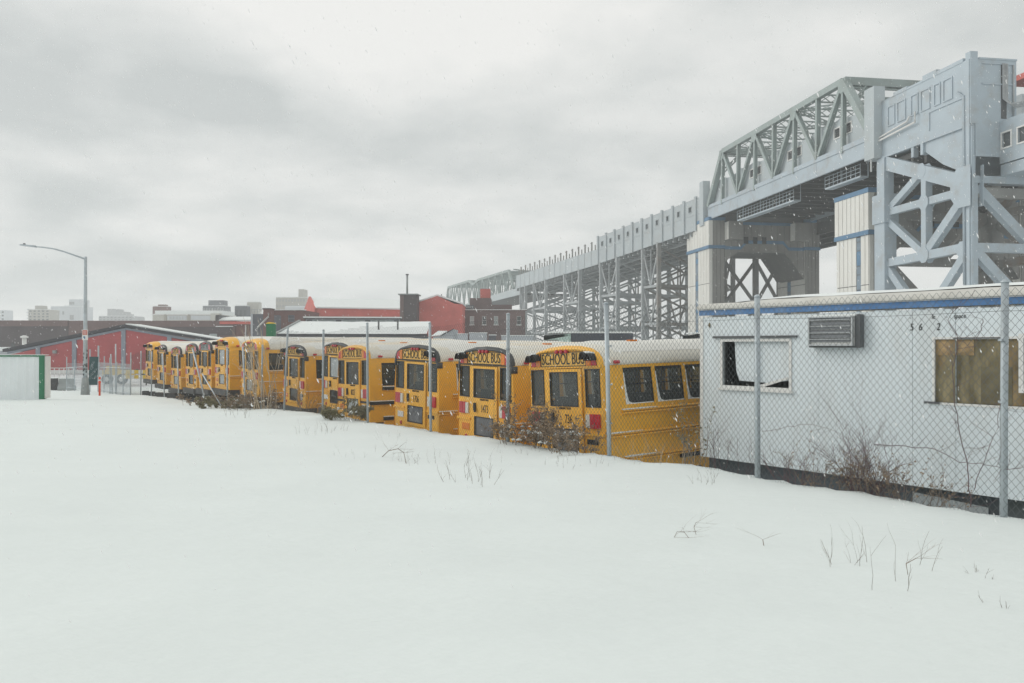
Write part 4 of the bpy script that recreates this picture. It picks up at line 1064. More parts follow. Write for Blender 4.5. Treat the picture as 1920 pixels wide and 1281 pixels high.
# ---- cream clad piers carrying the truss
def clad_pier(label, s0, s1, z_top, z_band, wid, legw, loc_w, split):
    """portal pier: runs s0..s1 along the bridge, legs legw wide at each end of wid"""
    o0 = tp(s0, loc_w, -ZC)
    t = thing('bridge_pier', label, 'bridge pier', (o0.x, o0.y, 0), 0, 'cream clad portal piers')
    b0 = Vector(t.location)
    def Q(s, w, z): return tp(s, loc_w + w, z) - b0
    def slab(name, mat, sa, sb, wa, wb2, za, zb):
        b = MB(); b.hexa([Q(sa, wa, za), Q(sb, wa, za), Q(sb, wb2, za), Q(sa, wb2, za), Q(sa, wa, zb), Q(sb, wa, zb), Q(sb, wb2, zb), Q(sa, wb2, zb)])
        return b.build(name, M[mat], t)
    D = s1 - s0
    for li, w0 in enumerate((0, wid - legw)):
        slab('leg', 'clad_gap', s0 + .25, s1 - .25, w0 + .25, w0 + legw - .25, -ZC, z_band)
        slab('leg_head', 'clad_gap', s0 + .12, s1 - .12, w0 + .12, w0 + legw - .12, z_band, z_top - .05)
        # outer faces: upright cladding panels with open joints
        np_ = 8
        for k in range(np_):
            a, c = s0 + D * k / np_ + .05, s0 + D * (k + 1) / np_ - .05
            slab('cladding_panel', 'clad', a, c, w0, w0 + .1, z_band + .55, z_top - .6)
            if k == split: continue
            slab('cladding_panel', 'clad', a if k else a + .2, c if k < np_ - 1 else c - .2, w0 + .14, w0 + .24, -ZC, z_band - 6.2)
            slab('cladding_panel', 'clad', a if k else a + .2, c if k < np_ - 1 else c - .2, w0 + .14, w0 + .24, z_band - 6.1, z_band - .05)
        a, c = s0 + D * split / np_ + .05, s0 + D * (split + 1) / np_ - .05
        z = -ZC; n = 0
        while z < z_band - .3:
            z2 = min(z + (1.9 if n % 2 else 1.1), z_band - .1)
            slab('stair_window', 'blue' if n % 3 == 0 else 'blue_win', a, c, w0 + .17, w0 + .22, z + .06, z2 - .06); z = z2; n += 1
        nf = 4
        for k in range(nf):     # faces towards the camera
            a, c = w0 + .05 + (legw - .1) * k / nf + .04, w0 + .05 + (legw - .1) * (k + 1) / nf - .04
            slab('cladding_panel', 'clad' if k == 0 and li == 0 else 'clad_grime_shade', s0, s0 + .1, a, c, z_band + .55, z_top - .6)
            slab('cladding_panel', 'clad' if k == 0 and li == 0 else 'clad_grime_shade', s0 + .14, s0 + .24, a + (.15 if k == 0 else 0), c, -ZC, z_band - .05)
        slab('blue_band', 'blue', s0 - .06, s1 + .06, w0 - .06, w0 + legw + .06, z_top - .58, z_top)
        slab('blue_band', 'blue', s0 - .06, s1 + .06, w0 - .06, w0 + legw + .06, z_band - .02, z_band + .53)
    # portal beam with a cranked soffit between the legs
    i0, i1 = legw, wid - legw; n = 12
    prof = [(i0, z_band - 2.4), (i0 + 2.3, z_band - .6), (i1 - 3.4, z_band - .6), (i1, z_band - 5.2)]
    pt = [(i0, z_top + .3), (i1, z_top + .3)]
    b = MB()
    poly = [prof[0], prof[1], prof[2], prof[3], pt[1], pt[0]]
    b.prism([Q(s0 + .3, w, z) for w, z in poly], TDn * (D - .6)); b.build('portal_beam', M['clad_gap'], t)
    for k in range(n):
        wa, wc = i0 + (i1 - i0) * k / n + .03, i0 + (i1 - i0) * (k + 1) / n - .03
        def low(w):
            for (a, za), (c, zc) in zip(prof, prof[1:]):
                if a <= w <= c: return za + (zc - za) * (w - a) / (c - a)
            return prof[-1][1]
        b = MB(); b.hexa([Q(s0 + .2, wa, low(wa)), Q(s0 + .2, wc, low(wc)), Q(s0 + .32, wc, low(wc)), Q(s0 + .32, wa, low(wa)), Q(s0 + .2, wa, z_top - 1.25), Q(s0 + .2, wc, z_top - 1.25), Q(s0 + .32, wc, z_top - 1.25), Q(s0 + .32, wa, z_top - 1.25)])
        b.build('cladding_panel', M['clad_grime_shade'], t)
    slab('blue_band', 'blue', s0 + .1, s0 + .35, i0, i1, z_top - 1.25, z_top - .75)
    zz = [(i0, z_band + .2), (i0 + 3.0, z_band + .2), (i0 + 4.1, z_band + 1.3), (i1 - 4.0, z_band + 1.3), (i1 - 2.9, z_band + .2), (i1, z_band + .2)]
    b = MB()
    for (a, za), (c, zc) in zip(zz, zz[1:]):
        b.hexa([Q(s0 + .1, a, za - .35), Q(s0 + .1, c, zc - .35), Q(s0 + .2, c, zc - .35), Q(s0 + .2, a, za - .35), Q(s0 + .1, a, za + .2), Q(s0 + .1, c, zc + .2), Q(s0 + .2, c, zc + .2), Q(s0 + .2, a, za + .2)])
    b.build('cranked_blue_band', M['blue'], t)
    for wa in ((legw + .02, wid - legw - 2.6) if loc_w < 0 else ()):
        slab('head_box', 'clad_grime_shade', s0 - 1.6, s0 + .15, wa, wa + 2.6, z_band + 1.4, z_top - .9)
        for q in range(2): slab('cladding_panel', 'clad', s0 - 1.55 + q * .85, s0 - .78 + q * .85, wa - .06, wa, z_band + 1.45, z_top - .95)
    for k in (-1, 0, 1): slab('vent', 'black', s0 + .08, s0 + .2, (i0 + i1) / 2 + k * 1.7 - 2.2, (i0 + i1) / 2 + k * 1.7 - 1.4, z_top - 4.6, z_top - 3.4)
    return t
clad_pier('cream clad pier with cranked blue band under the far end of the truss', TLEN - 1.5, TLEN + 9.0, 22.6, 17.1, 21.0, 3.0, -.7, 4)
clad_pier('cream clad pier with blue bands standing right behind the near steel tower', 3.5, 11.0, 19.3, 13.6, 24.0, 3.2, 1.6, 2)
# braced legs seen through the far pier's portal
t_ = thing('steel_tower', 'rusty braced tower seen through the opening of the cream pier', 'bridge tower', tuple(tp(TLEN + 14, 3, -ZC)), 0, 'braced steel towers under the viaduct')
for w in (1.5, 8, 14.5, 19.5):
    beam('column', tp(TLEN + 12, w, -ZC), tp(TLEN + 12, w, 21), .9, .9, 'steel_old', t_, side=BT)
for w0, w1 in ((1.5, 8), (8, 14.5), (14.5, 19.5)):
    for z0, z1 in ((16.5, 8), (8, -ZC)):
        beam('brace', tp(TLEN + 12, w0, z0), tp(TLEN + 12, w1, z1), .45, .55, 'steel_old', t_); beam('brace', tp(TLEN + 12, w1, z0), tp(TLEN + 12, w0, z1), .45, .55, 'steel_old', t_)
        beam('strut', tp(TLEN + 12, w0, z1 + .1), tp(TLEN + 12, w1, z1 + .1), .4, .5, 'steel_old', t_)

# ---- station end on its steel tower, right edge of the view
st = thing('station_block', 'pale blue grey station block with moulded panels and pipes at the right', 'station', (46, 79, ZC + 22))
sb = Vector(st.location)
C0 = TN_ - TDn * 1.6       # far end, near corner (left face)
SLEN = 14.3
def sp(s, w, z): return C0 - TDn * s + BT * w + UPZ * (ZC + z)        # s towards the camera
def sbox(name, mat, s0, s1, w0, w1, z0, z1, par=None):
    b = MB(); q = [sp(s0, w0, z0), sp(s1, w0, z0), sp(s1, w1, z0), sp(s0, w1, z0), sp(s0, w0, z1), sp(s1, w0, z1), sp(s1, w1, z1), sp(s0, w1, z1)]
    b.hexa([p - sb for p in q][::1]); return b.build(name, M[mat], par or st)
sbox('main_wall', 'steel', 0, SLEN, 0, 5.0, 21.7, 28.05)
for k, (a, c, h) in enumerate(((0, 2.2, .0), (2.2, 4.6, .35), (4.6, 7.2, .15), (7.2, 9.4, .55), (9.4, SLEN - 1.0, .3))): sbox('coping', 'steel', a + .02, c - .02, -.05, .5, 28.05, 28.12 + h)
sbox('corner_pier', 'steel', SLEN - .6, SLEN + .1, -.1, .7, 21.7, 28.75)
sbox('coping', 'steel', SLEN - .3, SLEN + .06, .9, 5.05, 28.05, 28.22)
# raised mouldings on the left face
for s0, s1 in ((1.2, 2.5), (2.9, 4.4), (5.3, 6.5), (6.9, 8.4), (9.0, 10.0), (10.4, 11.8)):
    fr = MB()
    for a, c, z0, z1 in ((s0, s1, 24.9, 25.02), (s0, s1, 27.05, 27.17), (s0, s0 + .12, 25.02, 27.05), (s1 - .12, s1, 25.02, 27.05)):
        fr.hexa([p - sb for p in (sp(a, -.1, z0), sp(c, -.1, z0), sp(c, .02, z0), sp(a, .02, z0), sp(a, -.1, z1), sp(c, -.1, z1), sp(c, .02, z1), sp(a, .02, z1))])
    fr.build('moulded_frame', M['steel'], st)
sbox('moulding', 'steel', 8.2, SLEN - 1.0, -.1, .02, 24.45, 24.6); sbox('moulding', 'steel', 8.2, 8.35, -.1, .02, 22.6, 24.45)
sbox('bottom_flange', 'steel', 0, SLEN, -.15, .4, 21.5, 21.7)
for z in (25.6, 27.6): sbox('moulding', 'steel', SLEN, SLEN + .1, 1.2, 4.6, z, z + .12)
sbox('recess', 'dark_metal', SLEN - .02, SLEN + .03, 3.3, 3.9, 22.3, 27.6)
# pipes
pp = MB(); pp.tube([p - sb for p in (sp(-.9, -.75, 20.2), sp(-.9, -.75, 23.2), sp(.1, -.35, 23.6), sp(6.4, -.35, 24.0), sp(6.4, -.35, 25.1))], .11, 8); pp.build('pipe', M['white_paint'], st, True)
pp = MB(); pp.tube([p - sb for p in (sp(-.5, -.45, 23.4), sp(.1, -.30, 23.95), sp(5.0, -.30, 24.45), sp(5.3, -.25, 24.9))], .10, 8); pp.build('pipe', M['white_paint'], st, True)
pp = MB(); pp.tube([p - sb for p in (sp(SLEN - 1.6, -.15, 25.2), sp(SLEN - .7, -.25, 24.6), sp(SLEN - .6, -.3, 6.0))], .12, 8); pp.build('downpipe', M['steel'], st, True)
for k in range(4):
    pp = MB(); w = 3.4 + k * .16; pp.tube([p - sb for p in (sp(SLEN + .15, w, 27.7), sp(SLEN + .15, w, 24.2), sp(SLEN + .6, w + .4, 23.6 - k * .12), sp(SLEN + 3.5, w + 2.4, 23.7 - k * .12))], .07, 6); pp.build('conduit', M['alu'], st, True)
pp = MB(); pp.tube([p - sb for p in (sp(SLEN + .1, 4.6, 27.6), sp(SLEN + .1, 4.6, 22.5))], .08, 6); pp.build('conduit', M['alu'], st, True)
# haunch under the wall
b = MB(); b.prism([p - sb for p in (sp(6.5, .1, 21.5), sp(SLEN - .3, .1, 21.5), sp(SLEN - .3, .1, 16.7), sp(10.2, .1, 18.6), sp(7.4, .1, 20.6))], BT * .5); b.build('haunch', M['steel'], st)
sbox('stiffener', 'steel', 5.4, 5.8, -.1, .5, 20.4, 21.5); sbox('stiffener', 'steel', 7.0, 7.4, -.15, .5, 20.3, 21.5)
sbox('end_haunch', 'steel', SLEN - .9, SLEN + .05, .45, 4.4, 16.6, 21.7)
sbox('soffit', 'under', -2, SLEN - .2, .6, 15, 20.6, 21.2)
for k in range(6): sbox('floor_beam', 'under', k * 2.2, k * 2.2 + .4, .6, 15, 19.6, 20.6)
# lower concourse wing coming towards the camera
wing = thing('concourse_wing', 'lower concourse wall with square windows at the right edge', 'station', (50, 76, ZC + 18)); wgb = Vector(wing.location)
def wbx(name, mat, s0, s1, w0, w1, z0, z1):
    b = MB(); b.hexa([p - wgb for p in (sp(s0, w0, z0), sp(s1, w0, z0), sp(s1, w1, z0), sp(s0, w1, z0), sp(s0, w0, z1), sp(s1, w0, z1), sp(s1, w1, z1), sp(s0, w1, z1))]); return b.build(name, M[mat], wing)
WS = SLEN - .7
fn = lambda u, v, d: tuple(sp(u, 3.1 + d, v) - wgb)
b = MB(); wh = [(WS + 1.1 + k * 2.0, WS + 2.2 + k * 2.0, 19.3, 20.7) for k in range(5)]
b.wall([WS, WS + 14], [17.8, 22.0], wh, fn, .3); b.quad(fn(WS, 17.8, 0), fn(WS, 22, 0), fn(WS, 22, 6), fn(WS, 17.8, 6)); b.quad(fn(WS, 22, 0), fn(WS + 14, 22, 0), fn(WS + 14, 22, 6), fn(WS, 22, 6)); b.quad(fn(WS, 17.8, 0), fn(WS + 14, 17.8, 0), fn(WS + 14, 17.8, 6), fn(WS, 17.8, 6))
b.build('wing_wall', M['steel'], wing)
wbx('end_pilaster', 'steel', WS - .5, WS + .6, 2.9, 3.5, 17.5, 22.2)
for a, c, d0, d1 in wh:
    f = MB()
    for (p0, p1, q0, q1) in ((a - .15, c + .15, d0 - .15, d0), (a - .15, c + .15, d1, d1 + .15), (a - .15, a, d0, d1), (c, c + .15, d0, d1)):
        f.hexa([fn(p0, q0, -.08), fn(p1, q0, -.08), fn(p1, q0, .05), fn(p0, q0, .05), fn(p0, q1, -.08), fn(p1, q1, -.08), fn(p1, q1, .05), fn(p0, q1, .05)])
    w_ = f.build('window', M['white_paint'], wing)
    MB().quad(fn(a, d0, .15), fn(c, d0, .15), fn(c, d1, .15), fn(a, d1, .15)).build('pane', M['win_dark'], w_)
wbx('soffit_beam', 'steel', WS, WS + 14, 3.2, 9, 16.6, 17.7)
rb = MB(); rb.hexa([p - sb for p in (sp(5, 11.6, 28.9), sp(8, 11.6, 28.9), sp(8, 14, 28.9), sp(5, 14, 28.9), sp(5, 11.6, 29.5), sp(8, 11.6, 29.5), sp(8, 14, 29.5), sp(5, 14, 29.5))]); rb.build('red_canopy', M['red_wall2'], st)

# near steel tower under the station
nt_ = thing('steel_tower', 'massive pale blue steel tower in front at the right, under the station', 'bridge tower', tuple(sp(SLEN, 0, -ZC)), 0, 'braced steel towers under the viaduct')
fa, na = .2, SLEN - .45
def col(name, s, w, z0, z1, wd): beam(name, sp(s, w, z0), sp(s, w, z1), wd, wd * .9, 'steel', nt_, side=BT)
for w in (0.3, 14.0):
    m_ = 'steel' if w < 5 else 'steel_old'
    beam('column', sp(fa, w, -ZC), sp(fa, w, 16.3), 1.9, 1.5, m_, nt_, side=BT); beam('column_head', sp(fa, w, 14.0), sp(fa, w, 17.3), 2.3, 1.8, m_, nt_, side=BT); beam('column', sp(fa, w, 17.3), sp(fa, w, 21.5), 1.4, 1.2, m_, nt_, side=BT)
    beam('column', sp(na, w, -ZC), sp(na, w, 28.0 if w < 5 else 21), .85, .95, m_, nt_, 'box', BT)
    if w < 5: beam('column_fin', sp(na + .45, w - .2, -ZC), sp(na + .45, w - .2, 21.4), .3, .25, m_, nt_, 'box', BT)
    beam('raker', sp(fa - .4, w, 21.2), sp(na, w, 15.9), .8, 1.5, m_, nt_)
    md = (fa + na) / 2 + .35
    beam('strut', sp(fa, w, 15.2), sp(na, w, 15.3), .6, .8, m_, nt_); beam('strut', sp(fa, w, 9.4), sp(na, w, 9.7), .7, .9, m_, nt_)
    beam('hanger', sp(md, w, 18.4), sp(md, w, 9.7), .75, .8, m_, nt_, side=BT)
    beam('brace', sp(md - .9, w, 18.4), sp(fa + .6, w, 15.4), .6, .75, m_, nt_); beam('brace', sp(na - .6, w, 14.8), sp(md + .2, w, 9.9), .7, .9, m_, nt_)
    beam('brace', sp(fa + .5, w, 14.4), sp(md - .4, w, 9.9), .6, .75, m_, nt_)
    beam('brace', sp(fa + .5, w, 9.0), sp(md - .6, w, 3.0), .7, .8, m_, nt_); beam('brace', sp(na - .5, w, 9.0), sp(md, w, 3.0), .7, .85, m_, nt_)
    beam('strut', sp(fa, w, 3.0), sp(na, w, 3.0), .7, .9, m_, nt_)
    for s, z in ((md, 15.2), (md, 9.6), (na - .7, 15.3), (na - .7, 9.5), (md - .4, 18.6)):
        g = MB(); c = sp(s, w, z) - Vector(nt_.location); r = .8
        for sd in (-.42, .36): g.prism([c + BT * sd + TDn * (r * math.cos(a)) + UPZ * (r * 1.1 * math.sin(a)) for a in [math.pi / 8 + k * math.pi / 4 for k in range(8)]], BT * .06)
        g.build('gusset', M[m_], nt_)
g = MB(); c = sp(na, .3, 15.5) - Vector(nt_.location)
for sd in (-.75, .68): g.prism([c + BT * sd + TDn * x + UPZ * z for x, z in ((-.9, 2.1), (.9, 2.1), (1.9, 1.2), (1.9, -.7), (1.0, -1.9), (-.9, -1.9))], BT * .06)
g.build('gusset', M['steel'], nt_)
for s, m_ in ((na, 'steel'), (fa, 'steel_old')):      # across the bridge
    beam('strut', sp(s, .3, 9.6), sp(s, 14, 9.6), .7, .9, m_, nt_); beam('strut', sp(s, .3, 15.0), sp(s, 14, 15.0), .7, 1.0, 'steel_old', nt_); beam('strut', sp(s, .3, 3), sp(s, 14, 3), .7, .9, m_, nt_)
    beam('brace', sp(s, .8, 15.6), sp(s, 7.2, 9.7), .75, .9, m_, nt_); beam('brace', sp(s, 13.6, 15.6), sp(s, 7.2, 9.7), .75, .9, m_, nt_)
    beam('brace', sp(s, .8, 9.2), sp(s, 7.2, 3), .75, .9, m_, nt_); beam('brace', sp(s, 13.6, 9.2), sp(s, 7.2, 3), .75, .9, m_, nt_)
    beam('brace', sp(s, 7.2, 20.5), sp(s, .8, 15.4), .6, .7, 'under', nt_); beam('brace', sp(s, 7.2, 20.5), sp(s, 13.6, 15.4), .6, .7, 'under', nt_)
beam('cap_beam', sp(na, .3, 17.2), sp(na, 15, 17.2), 1.0, 2.6, 'steel', nt_); beam('cap_beam', sp(fa, .3, 20.2), sp(fa, 15, 20.2), 1.0, 1.4, 'under', nt_)
# ================================================================== buildings
def bpt(b0, p): return Vector(p) - b0
class House:
    """a building in its own frame: u along the front (to the right), v back, z up; o = front left corner"""
    def __init__(s, name, label, px, Y, ang=0.0, cat='building', group=None):
        s.o = Vector((X_at(px, Y), Y, 0)); s.t = thing(name, label, cat, tuple(s.o), rad(ang), group); s.Y = Y; s.ang = rad(ang)
    def u(s, px):      # run along the front for an image column
        t = (px - CX) / F; c, n = math.cos(s.ang), math.sin(s.ang)
        return (t * s.o.y - s.o.x) / (c - t * n)
    def z(s, py, u=0.0): return ZC + (CY - py) / F * (s.o.y + math.sin(s.ang) * u)
    def box(s, name, mat, u0, u1, v0, v1, z0, z1, par=None): return MB().box((u0, v0, z0), (u1, v1, z1)).build(name, M[mat], par or s.t)
    def wall(s, name, mat, u0, u1, z0, z1, holes=(), v=0.0, depth=.25, par=None):
        return MB().wall([u0, u1], [z0, z1], list(holes), lambda a, b, d: (a, v + d, b), depth).build(name, M[mat], par or s.t)
    def window(s, u0, u1, z0, z1, mat='win_dark', v=0.0, frame='white_paint', sill=True, bars=1):
        w = .06
        b = MB(); b.box((u0, v + .10, z0), (u1, v + .16, z0 + w)); b.box((u0, v + .10, z1 - w), (u1, v + .16, z1)); b.box((u0, v + .10, z0 + w), (u0 + w, v + .16, z1 - w)); b.box((u1 - w, v + .10, z0 + w), (u1, v + .16, z1 - w))
        if bars: b.box((u0 + w, v + .11, (z0 + z1) / 2 - .03), (u1 - w, v + .15, (z0 + z1) / 2 + .03))
        o = b.build('window', M[frame], s.t)
        MB().box((u0 + w, v + .13, z0 + w), (u1 - w, v + .135, z1 - w)).build('pane', M[mat], o)
        if sill: MB().box((u0 - .1, v - .12, z0 - .12), (u1 + .1, v + .1, z0)).build('sill', M['snow_cap'], o)
        return o
    def gable(s, name, mat, u0, u1, v0, v1, ze, zr, along='u', par=None, over=.0, th=.18):
        b = MB()
        if along == 'u':
            vm = (v0 + v1) / 2
            for a, c in ((v0 - over, vm), (v1 + over, vm)):
                b.hexa([(u0 - over, a, ze), (u1 + over, a, ze), (u1 + over, c, zr), (u0 - over, c, zr), (u0 - over, a, ze + th), (u1 + over, a, ze + th), (u1 + over, c, zr + th), (u0 - over, c, zr + th)])
        return b.build(name, M[mat], par or s.t)

# ---- red shed with a shallow gable, left
h = House('red_warehouse', 'low red brick warehouse with shallow gable and grey blue pilasters', 18, 92)
U1 = h.u(410); up = h.u(237); z0, zp, z1 = h.z(662), h.z(617), h.z(645)
poly = [(0, -.1), (U1, -.1), (U1, z1 - .4), (up, zp), (0, z0 - .2)]
MB().prism([(a, 0, b) for a, b in poly], (0, 3.3, 0)).build('wall', M['red_wall'], h.t)
def slope_piece(name, mat, ua, za, ub, zb, th, v0, v1, par=None):
    return MB().hexa([(ua, v0, za), (ub, v0, zb), (ub, v1, zb), (ua, v1, za), (ua, v0, za + th), (ub, v0, zb + th), (ub, v1, zb + th), (ua, v1, za + th)]).build(name, M[mat], par or h.t)
zpt = h.z(612)
rl = slope_piece('roof', 'fascia', -.6, h.z(660), up, zpt - .1, .34, -.35, 3.5); rr = slope_piece('roof', 'fascia', up, zpt - .1, U1 + .5, h.z(643), .30, -.35, 3.5)
slope_piece('fascia_board', 'pilaster', -.2, h.z(664), up, zpt - .42, .26, -.12, 0); slope_piece('fascia_board', 'pilaster', up, zpt - .42, U1, h.z(648), .26, -.12, 0)
slope_piece('roof_snow', 'snow_cap', up, zpt + .2, U1 + .5, h.z(643) + .3, .12, -.2, 3.4, rr); slope_piece('roof_snow', 'snow_cap', -.4, h.z(660) + .345, up, zpt + .245, .06, 1.2, 3.4, rl)
for px in (72, 140, 232, 318):
    u = h.u(px); zz = z0 + (zp - z0) * u / up if u < up else zp + (z1 - .3 - zp) * (u - up) / (U1 - up)
    h.box('pilaster', 'pilaster', u - .24, u + .24, -.14, 0, -.05, zz + .1)
h.box('plinth', 'white_paint', 0, U1, -.2, 0, -.05, .38)
h.box('wall_lamp', 'barrier', h.u(101), h.u(107), -.3, 0, h.z(663), h.z(657)); h.box('wall_lamp', 'dark_metal', h.u(238), h.u(244), -.3, 0, h.z(698), h.z(692))
# vent stack on the lower roof behind
v = House('vent_stack', 'white roof vent with cowl behind the red warehouse roof', 43, 112)
MB().tube([(.2, 0, 0), (.2, 0, v.z(634))], .28, 12).build('pipe', M['white_paint'], v.t, True); MB().tube([(.2, 0, v.z(634)), (.2, 0, v.z(631)), (.2, 0, v.z(629))], [.5, .5, .15], 12).build('cowl', M['white_paint'], v.t, True)
s_ = House('snowy_shed', 'low shed with snow covered roof at the far left behind the white hoarding', -30, 104)
s_.box('wall', 'pale_siding', 0, s_.u(30), 0, 8, -.05, s_.z(658)); s_.box('roof', 'snow_cap', -.3, s_.u(32), -.3, 8.3, s_.z(658), s_.z(651)); s_.box('vent', 'dark_metal', s_.u(12), s_.u(15), 1, 1.5, s_.z(651), s_.z(643))

# ---- long brown brick wall building behind
h = House('brick_factory', 'long brown brick factory wall stretching behind the red warehouse', -120, 135)
ua, ub, uc = h.u(128), h.u(440), h.u(482)
h.box('wall', 'dark_brick', 0, ua, 0, 25, -.05, h.z(602)); h.box('parapet', 'brown_brick', 0, ua - .05, -.12, .3, h.z(612), h.z(601)); h.box('wall', 'brown_brick', ua, ub, .05, 25, -.05, h.z(601.5))
h.box('band', 'dark_brick', h.u(285), h.u(435), -.06, .05, h.z(629), h.z(613))
h.box('wall', 'red_brick', ub, uc, .3, 20, -.05, h.z(609)); h.box('red_fascia', 'red_wall2', h.u(412), h.u(471), -.1, .3, h.z(608), h.z(603))
for a, c in ((367, 382), (393, 407)): h.window(h.u(a), h.u(c), h.z(640), h.z(626), 'win_pale', 0.0 - .2, 'win_pale', False, 0)
h.box('ledge', 'snow_cap', h.u(405), h.u(437), -.25, .05, h.z(613), h.z(611.5))
h.box('downpipe', 'white_paint', h.u(459), h.u(461), .1, .3, h.z(632), h.z(609))
h2 = House('snow_roof_shed', 'small shed with curved snowy roof above a red fascia', 410, 150)
h2.box('wall', 'slate', 0, h2.u(471), 0, 10, -.05, h2.z(604)); MB().prism([(0, -.5, h2.z(604)), (0, -.5, h2.z(600)), (0, 1.5, h2.z(595)), (0, 5, h2.z(592)), (0, 10, h2.z(591)), (0, 10, h2.z(604))], (h2.u(471), 0, 0)).build('roof', M['snow_cap'], h2.t)
h2.box('roof_edge', 'slate', -.1, h2.u(471), 9.8, 10.3, h2.z(604), h2.z(588)); h2.box('side_post', 'dark_metal', -.4, .2, -.6, 10, h2.z(612), h2.z(591))
# dark slate block with railing, drain pipe and green bin
h = House('slate_block', 'dark slate sided block with roof railing and white drain pipe', 471, 128)
h.box('wall', 'slate', 0, h.u(500), 0, 8, -.05, h.z(589)); h.box('corner_post', 'pale_siding', -.05, h.u(474), -.1, .2, -.05, h.z(588.5)); h.box('brick_stack', 'red_brick', h.u(494), h.u(507), -.2, 2, -.05, h.z(579)); h.box('stack_cap', 'dark_brick', h.u(493), h.u(508), -.35, 2.2, h.z(580), h.z(578))
for k in range(5): h.box('railing_post', 'alu', k * .5, k * .5 + .05, 0, .05, h.z(589), h.z(580))
h.box('railing', 'alu', 0, 2.1, 0, .05, h.z(581), h.z(580.3))
dp = MB(); dp.tube([(h.u(505), -.5, h.z(588)), (h.u(505), -.5, h.z(594)), (h.u(485), -.5, h.z(614)), (h.u(485), -.5, h.z(628))], .14, 8); dp.build('drain_pipe', M['white_paint'], h.t, True)
b_ = House('green_tank', 'green bin with yellow top on the roof edge', 499, 60, cat='bin')
bh = b_.z(607); b_.box('body', 'green', 0, .56, 0, .6, b_.z(634), bh); MB().prism([(-.05, 0, bh), (.6, 0, bh), (.5, 0, bh + .07), (.2, 0, bh + .12), (.02, 0, bh + .05)], (0, .6, 0)).build('lid', M['yellow'], b_.t)
b_.box('stand', 'dark_metal', .1, .46, .1, .5, -.05, b_.z(634))

# ---- far city blocks
def block(label, x0, x1, top, Y, mat, extra=(), rows=0, cols=0, name='city_block', wm='win_dark'):
    h = House(name, label, x0, Y, group='city blocks on the skyline'); u = h.u(x1); zt = h.z(top)
    h.box('wall', mat, 0, u, 0, u * .8, 0, zt)
    h.box('roof_snow', 'snow_cap', .2, u - .2, .2, u * .8 - .2, zt, zt + .25)
    for (a, c, t2, m2) in extra: h.box('roof_house', m2, h.u(a), h.u(c), u * .1, u * .6, zt, h.z(t2))
    if rows:
        zlow = h.z(602)
        for i in range(rows):
            for j in range(cols):
                ww, hh = u / cols, (zt - zlow) / rows
                h.box('window', wm, (j + .25) * ww, (j + .72) * ww, -.12, .0, zlow + (i + .3) * hh, zlow + (i + .72) * hh)
    return h
block('pale narrow tower cut by the left edge of the picture', -22, 9, 582, 520, 'white_stucco', rows=3, cols=4)
h = block('tan apartment block with stacked balconies', 53, 93, 581, 430, 'tan', ((63, 75, 573, 'tan'),), 4, 5)
for k in range(4): h.box('balcony', 'white_stucco', h.u(49), 0, .5, 3, h.z(598 - k * 5.5), h.z(596 - k * 5.5))
h = block('tall white stepped block right of the tan apartments', 95, 151, 575, 470, 'white_stucco', ((126, 150, 561, 'white_stucco'), (116, 126, 573, 'white_stucco')), 0, 0)
h.box('window', 'grey_stone', h.u(131), h.u(138), -.2, 0, h.z(600), h.z(591)); h.box('louvre', 'grey_stone', h.u(127), h.u(136), 1.6, 1.75, h.z(571), h.z(566))
for k in range(3): h.box('window', 'grey_stone', h.u(99 + k * 9), h.u(102 + k * 9), -.2, 0, h.z(590), h.z(584))
block('low pale annex beside the white stepped block', 149, 158, 587, 500, 'white_stucco', rows=2, cols=2)
block('hazy grey stepped block right of the street lamp', 185, 248, 593, 620, 'grey_stone', ((198, 214, 579, 'grey_stone'), (214, 227, 584, 'grey_stone'), (227, 233, 588, 'grey_stone')), 2, 9)
h = block('long cream warehouse with faded painted panels and snowy roof', 286, 412, 590, 230, 'cream_stucco')
h.box('snowy_upper', 'snow_cap', 0, h.u(412), 1.5, 12, h.z(590), h.z(582)); h.box('parapet', 'white_paint', -.1, h.u(412), -.2, .2, h.z(591), h.z(589))
for a in (308, 352): h.box('pier', 'tan', h.u(a), h.u(a + 4), -.3, .0, 0, h.z(590))
h.box('painted_panel', 'white_stucco', h.u(314), h.u(350), -.1, 0, h.z(600), h.z(592)); h.box('painted_panel', 'white_stucco', h.u(358), h.u(395), -.1, 0, h.z(600), h.z(592))
fl_ = MB(); r = random.Random(4); u_ = h.u(318)
while u_ < h.u(346):
    w_ = r.uniform(.12, .3); fl_.box((u_, -.13, h.z(599.2)), (u_ + w_, -.1, h.z(593.4))); u_ += w_ + r.uniform(.12, .5)
stuff(fl_.build('faded_lettering', pm('faded_lettering_paint', (.52, .54, .53), .9, .1, .5), h.t))
h.box('lean_to', 'cream_stucco', h.u(396), h.u(412), -.6, 2, 0, h.z(588))
block('low brick house with domed parapet over the cream warehouse', 286, 312, 575, 300, 'red_brick', ((295, 308, 571, 'red_brick'),), 0, 0)
block('slate grey block with penthouse above the cream warehouse', 380, 421, 574, 360, 'slate', ((389, 418, 563, 'slate'),), 2, 8, wm='grey_stone')
block('cream gable ended block behind the slate roof', 463, 485, 567, 260, 'cream_stucco'); block('small grey block left of the cream gable', 440, 463, 574, 255, 'slate', rows=1, cols=3)
block('broad tan slab block with a chimney tower', 517, 573, 558, 420, 'tan', ((558, 568, 542, 'tan'),), 4, 10, wm='grey_stone')
block('snowy pale low block in front of the tan slab', 534, 572, 575, 330, 'white_stucco')

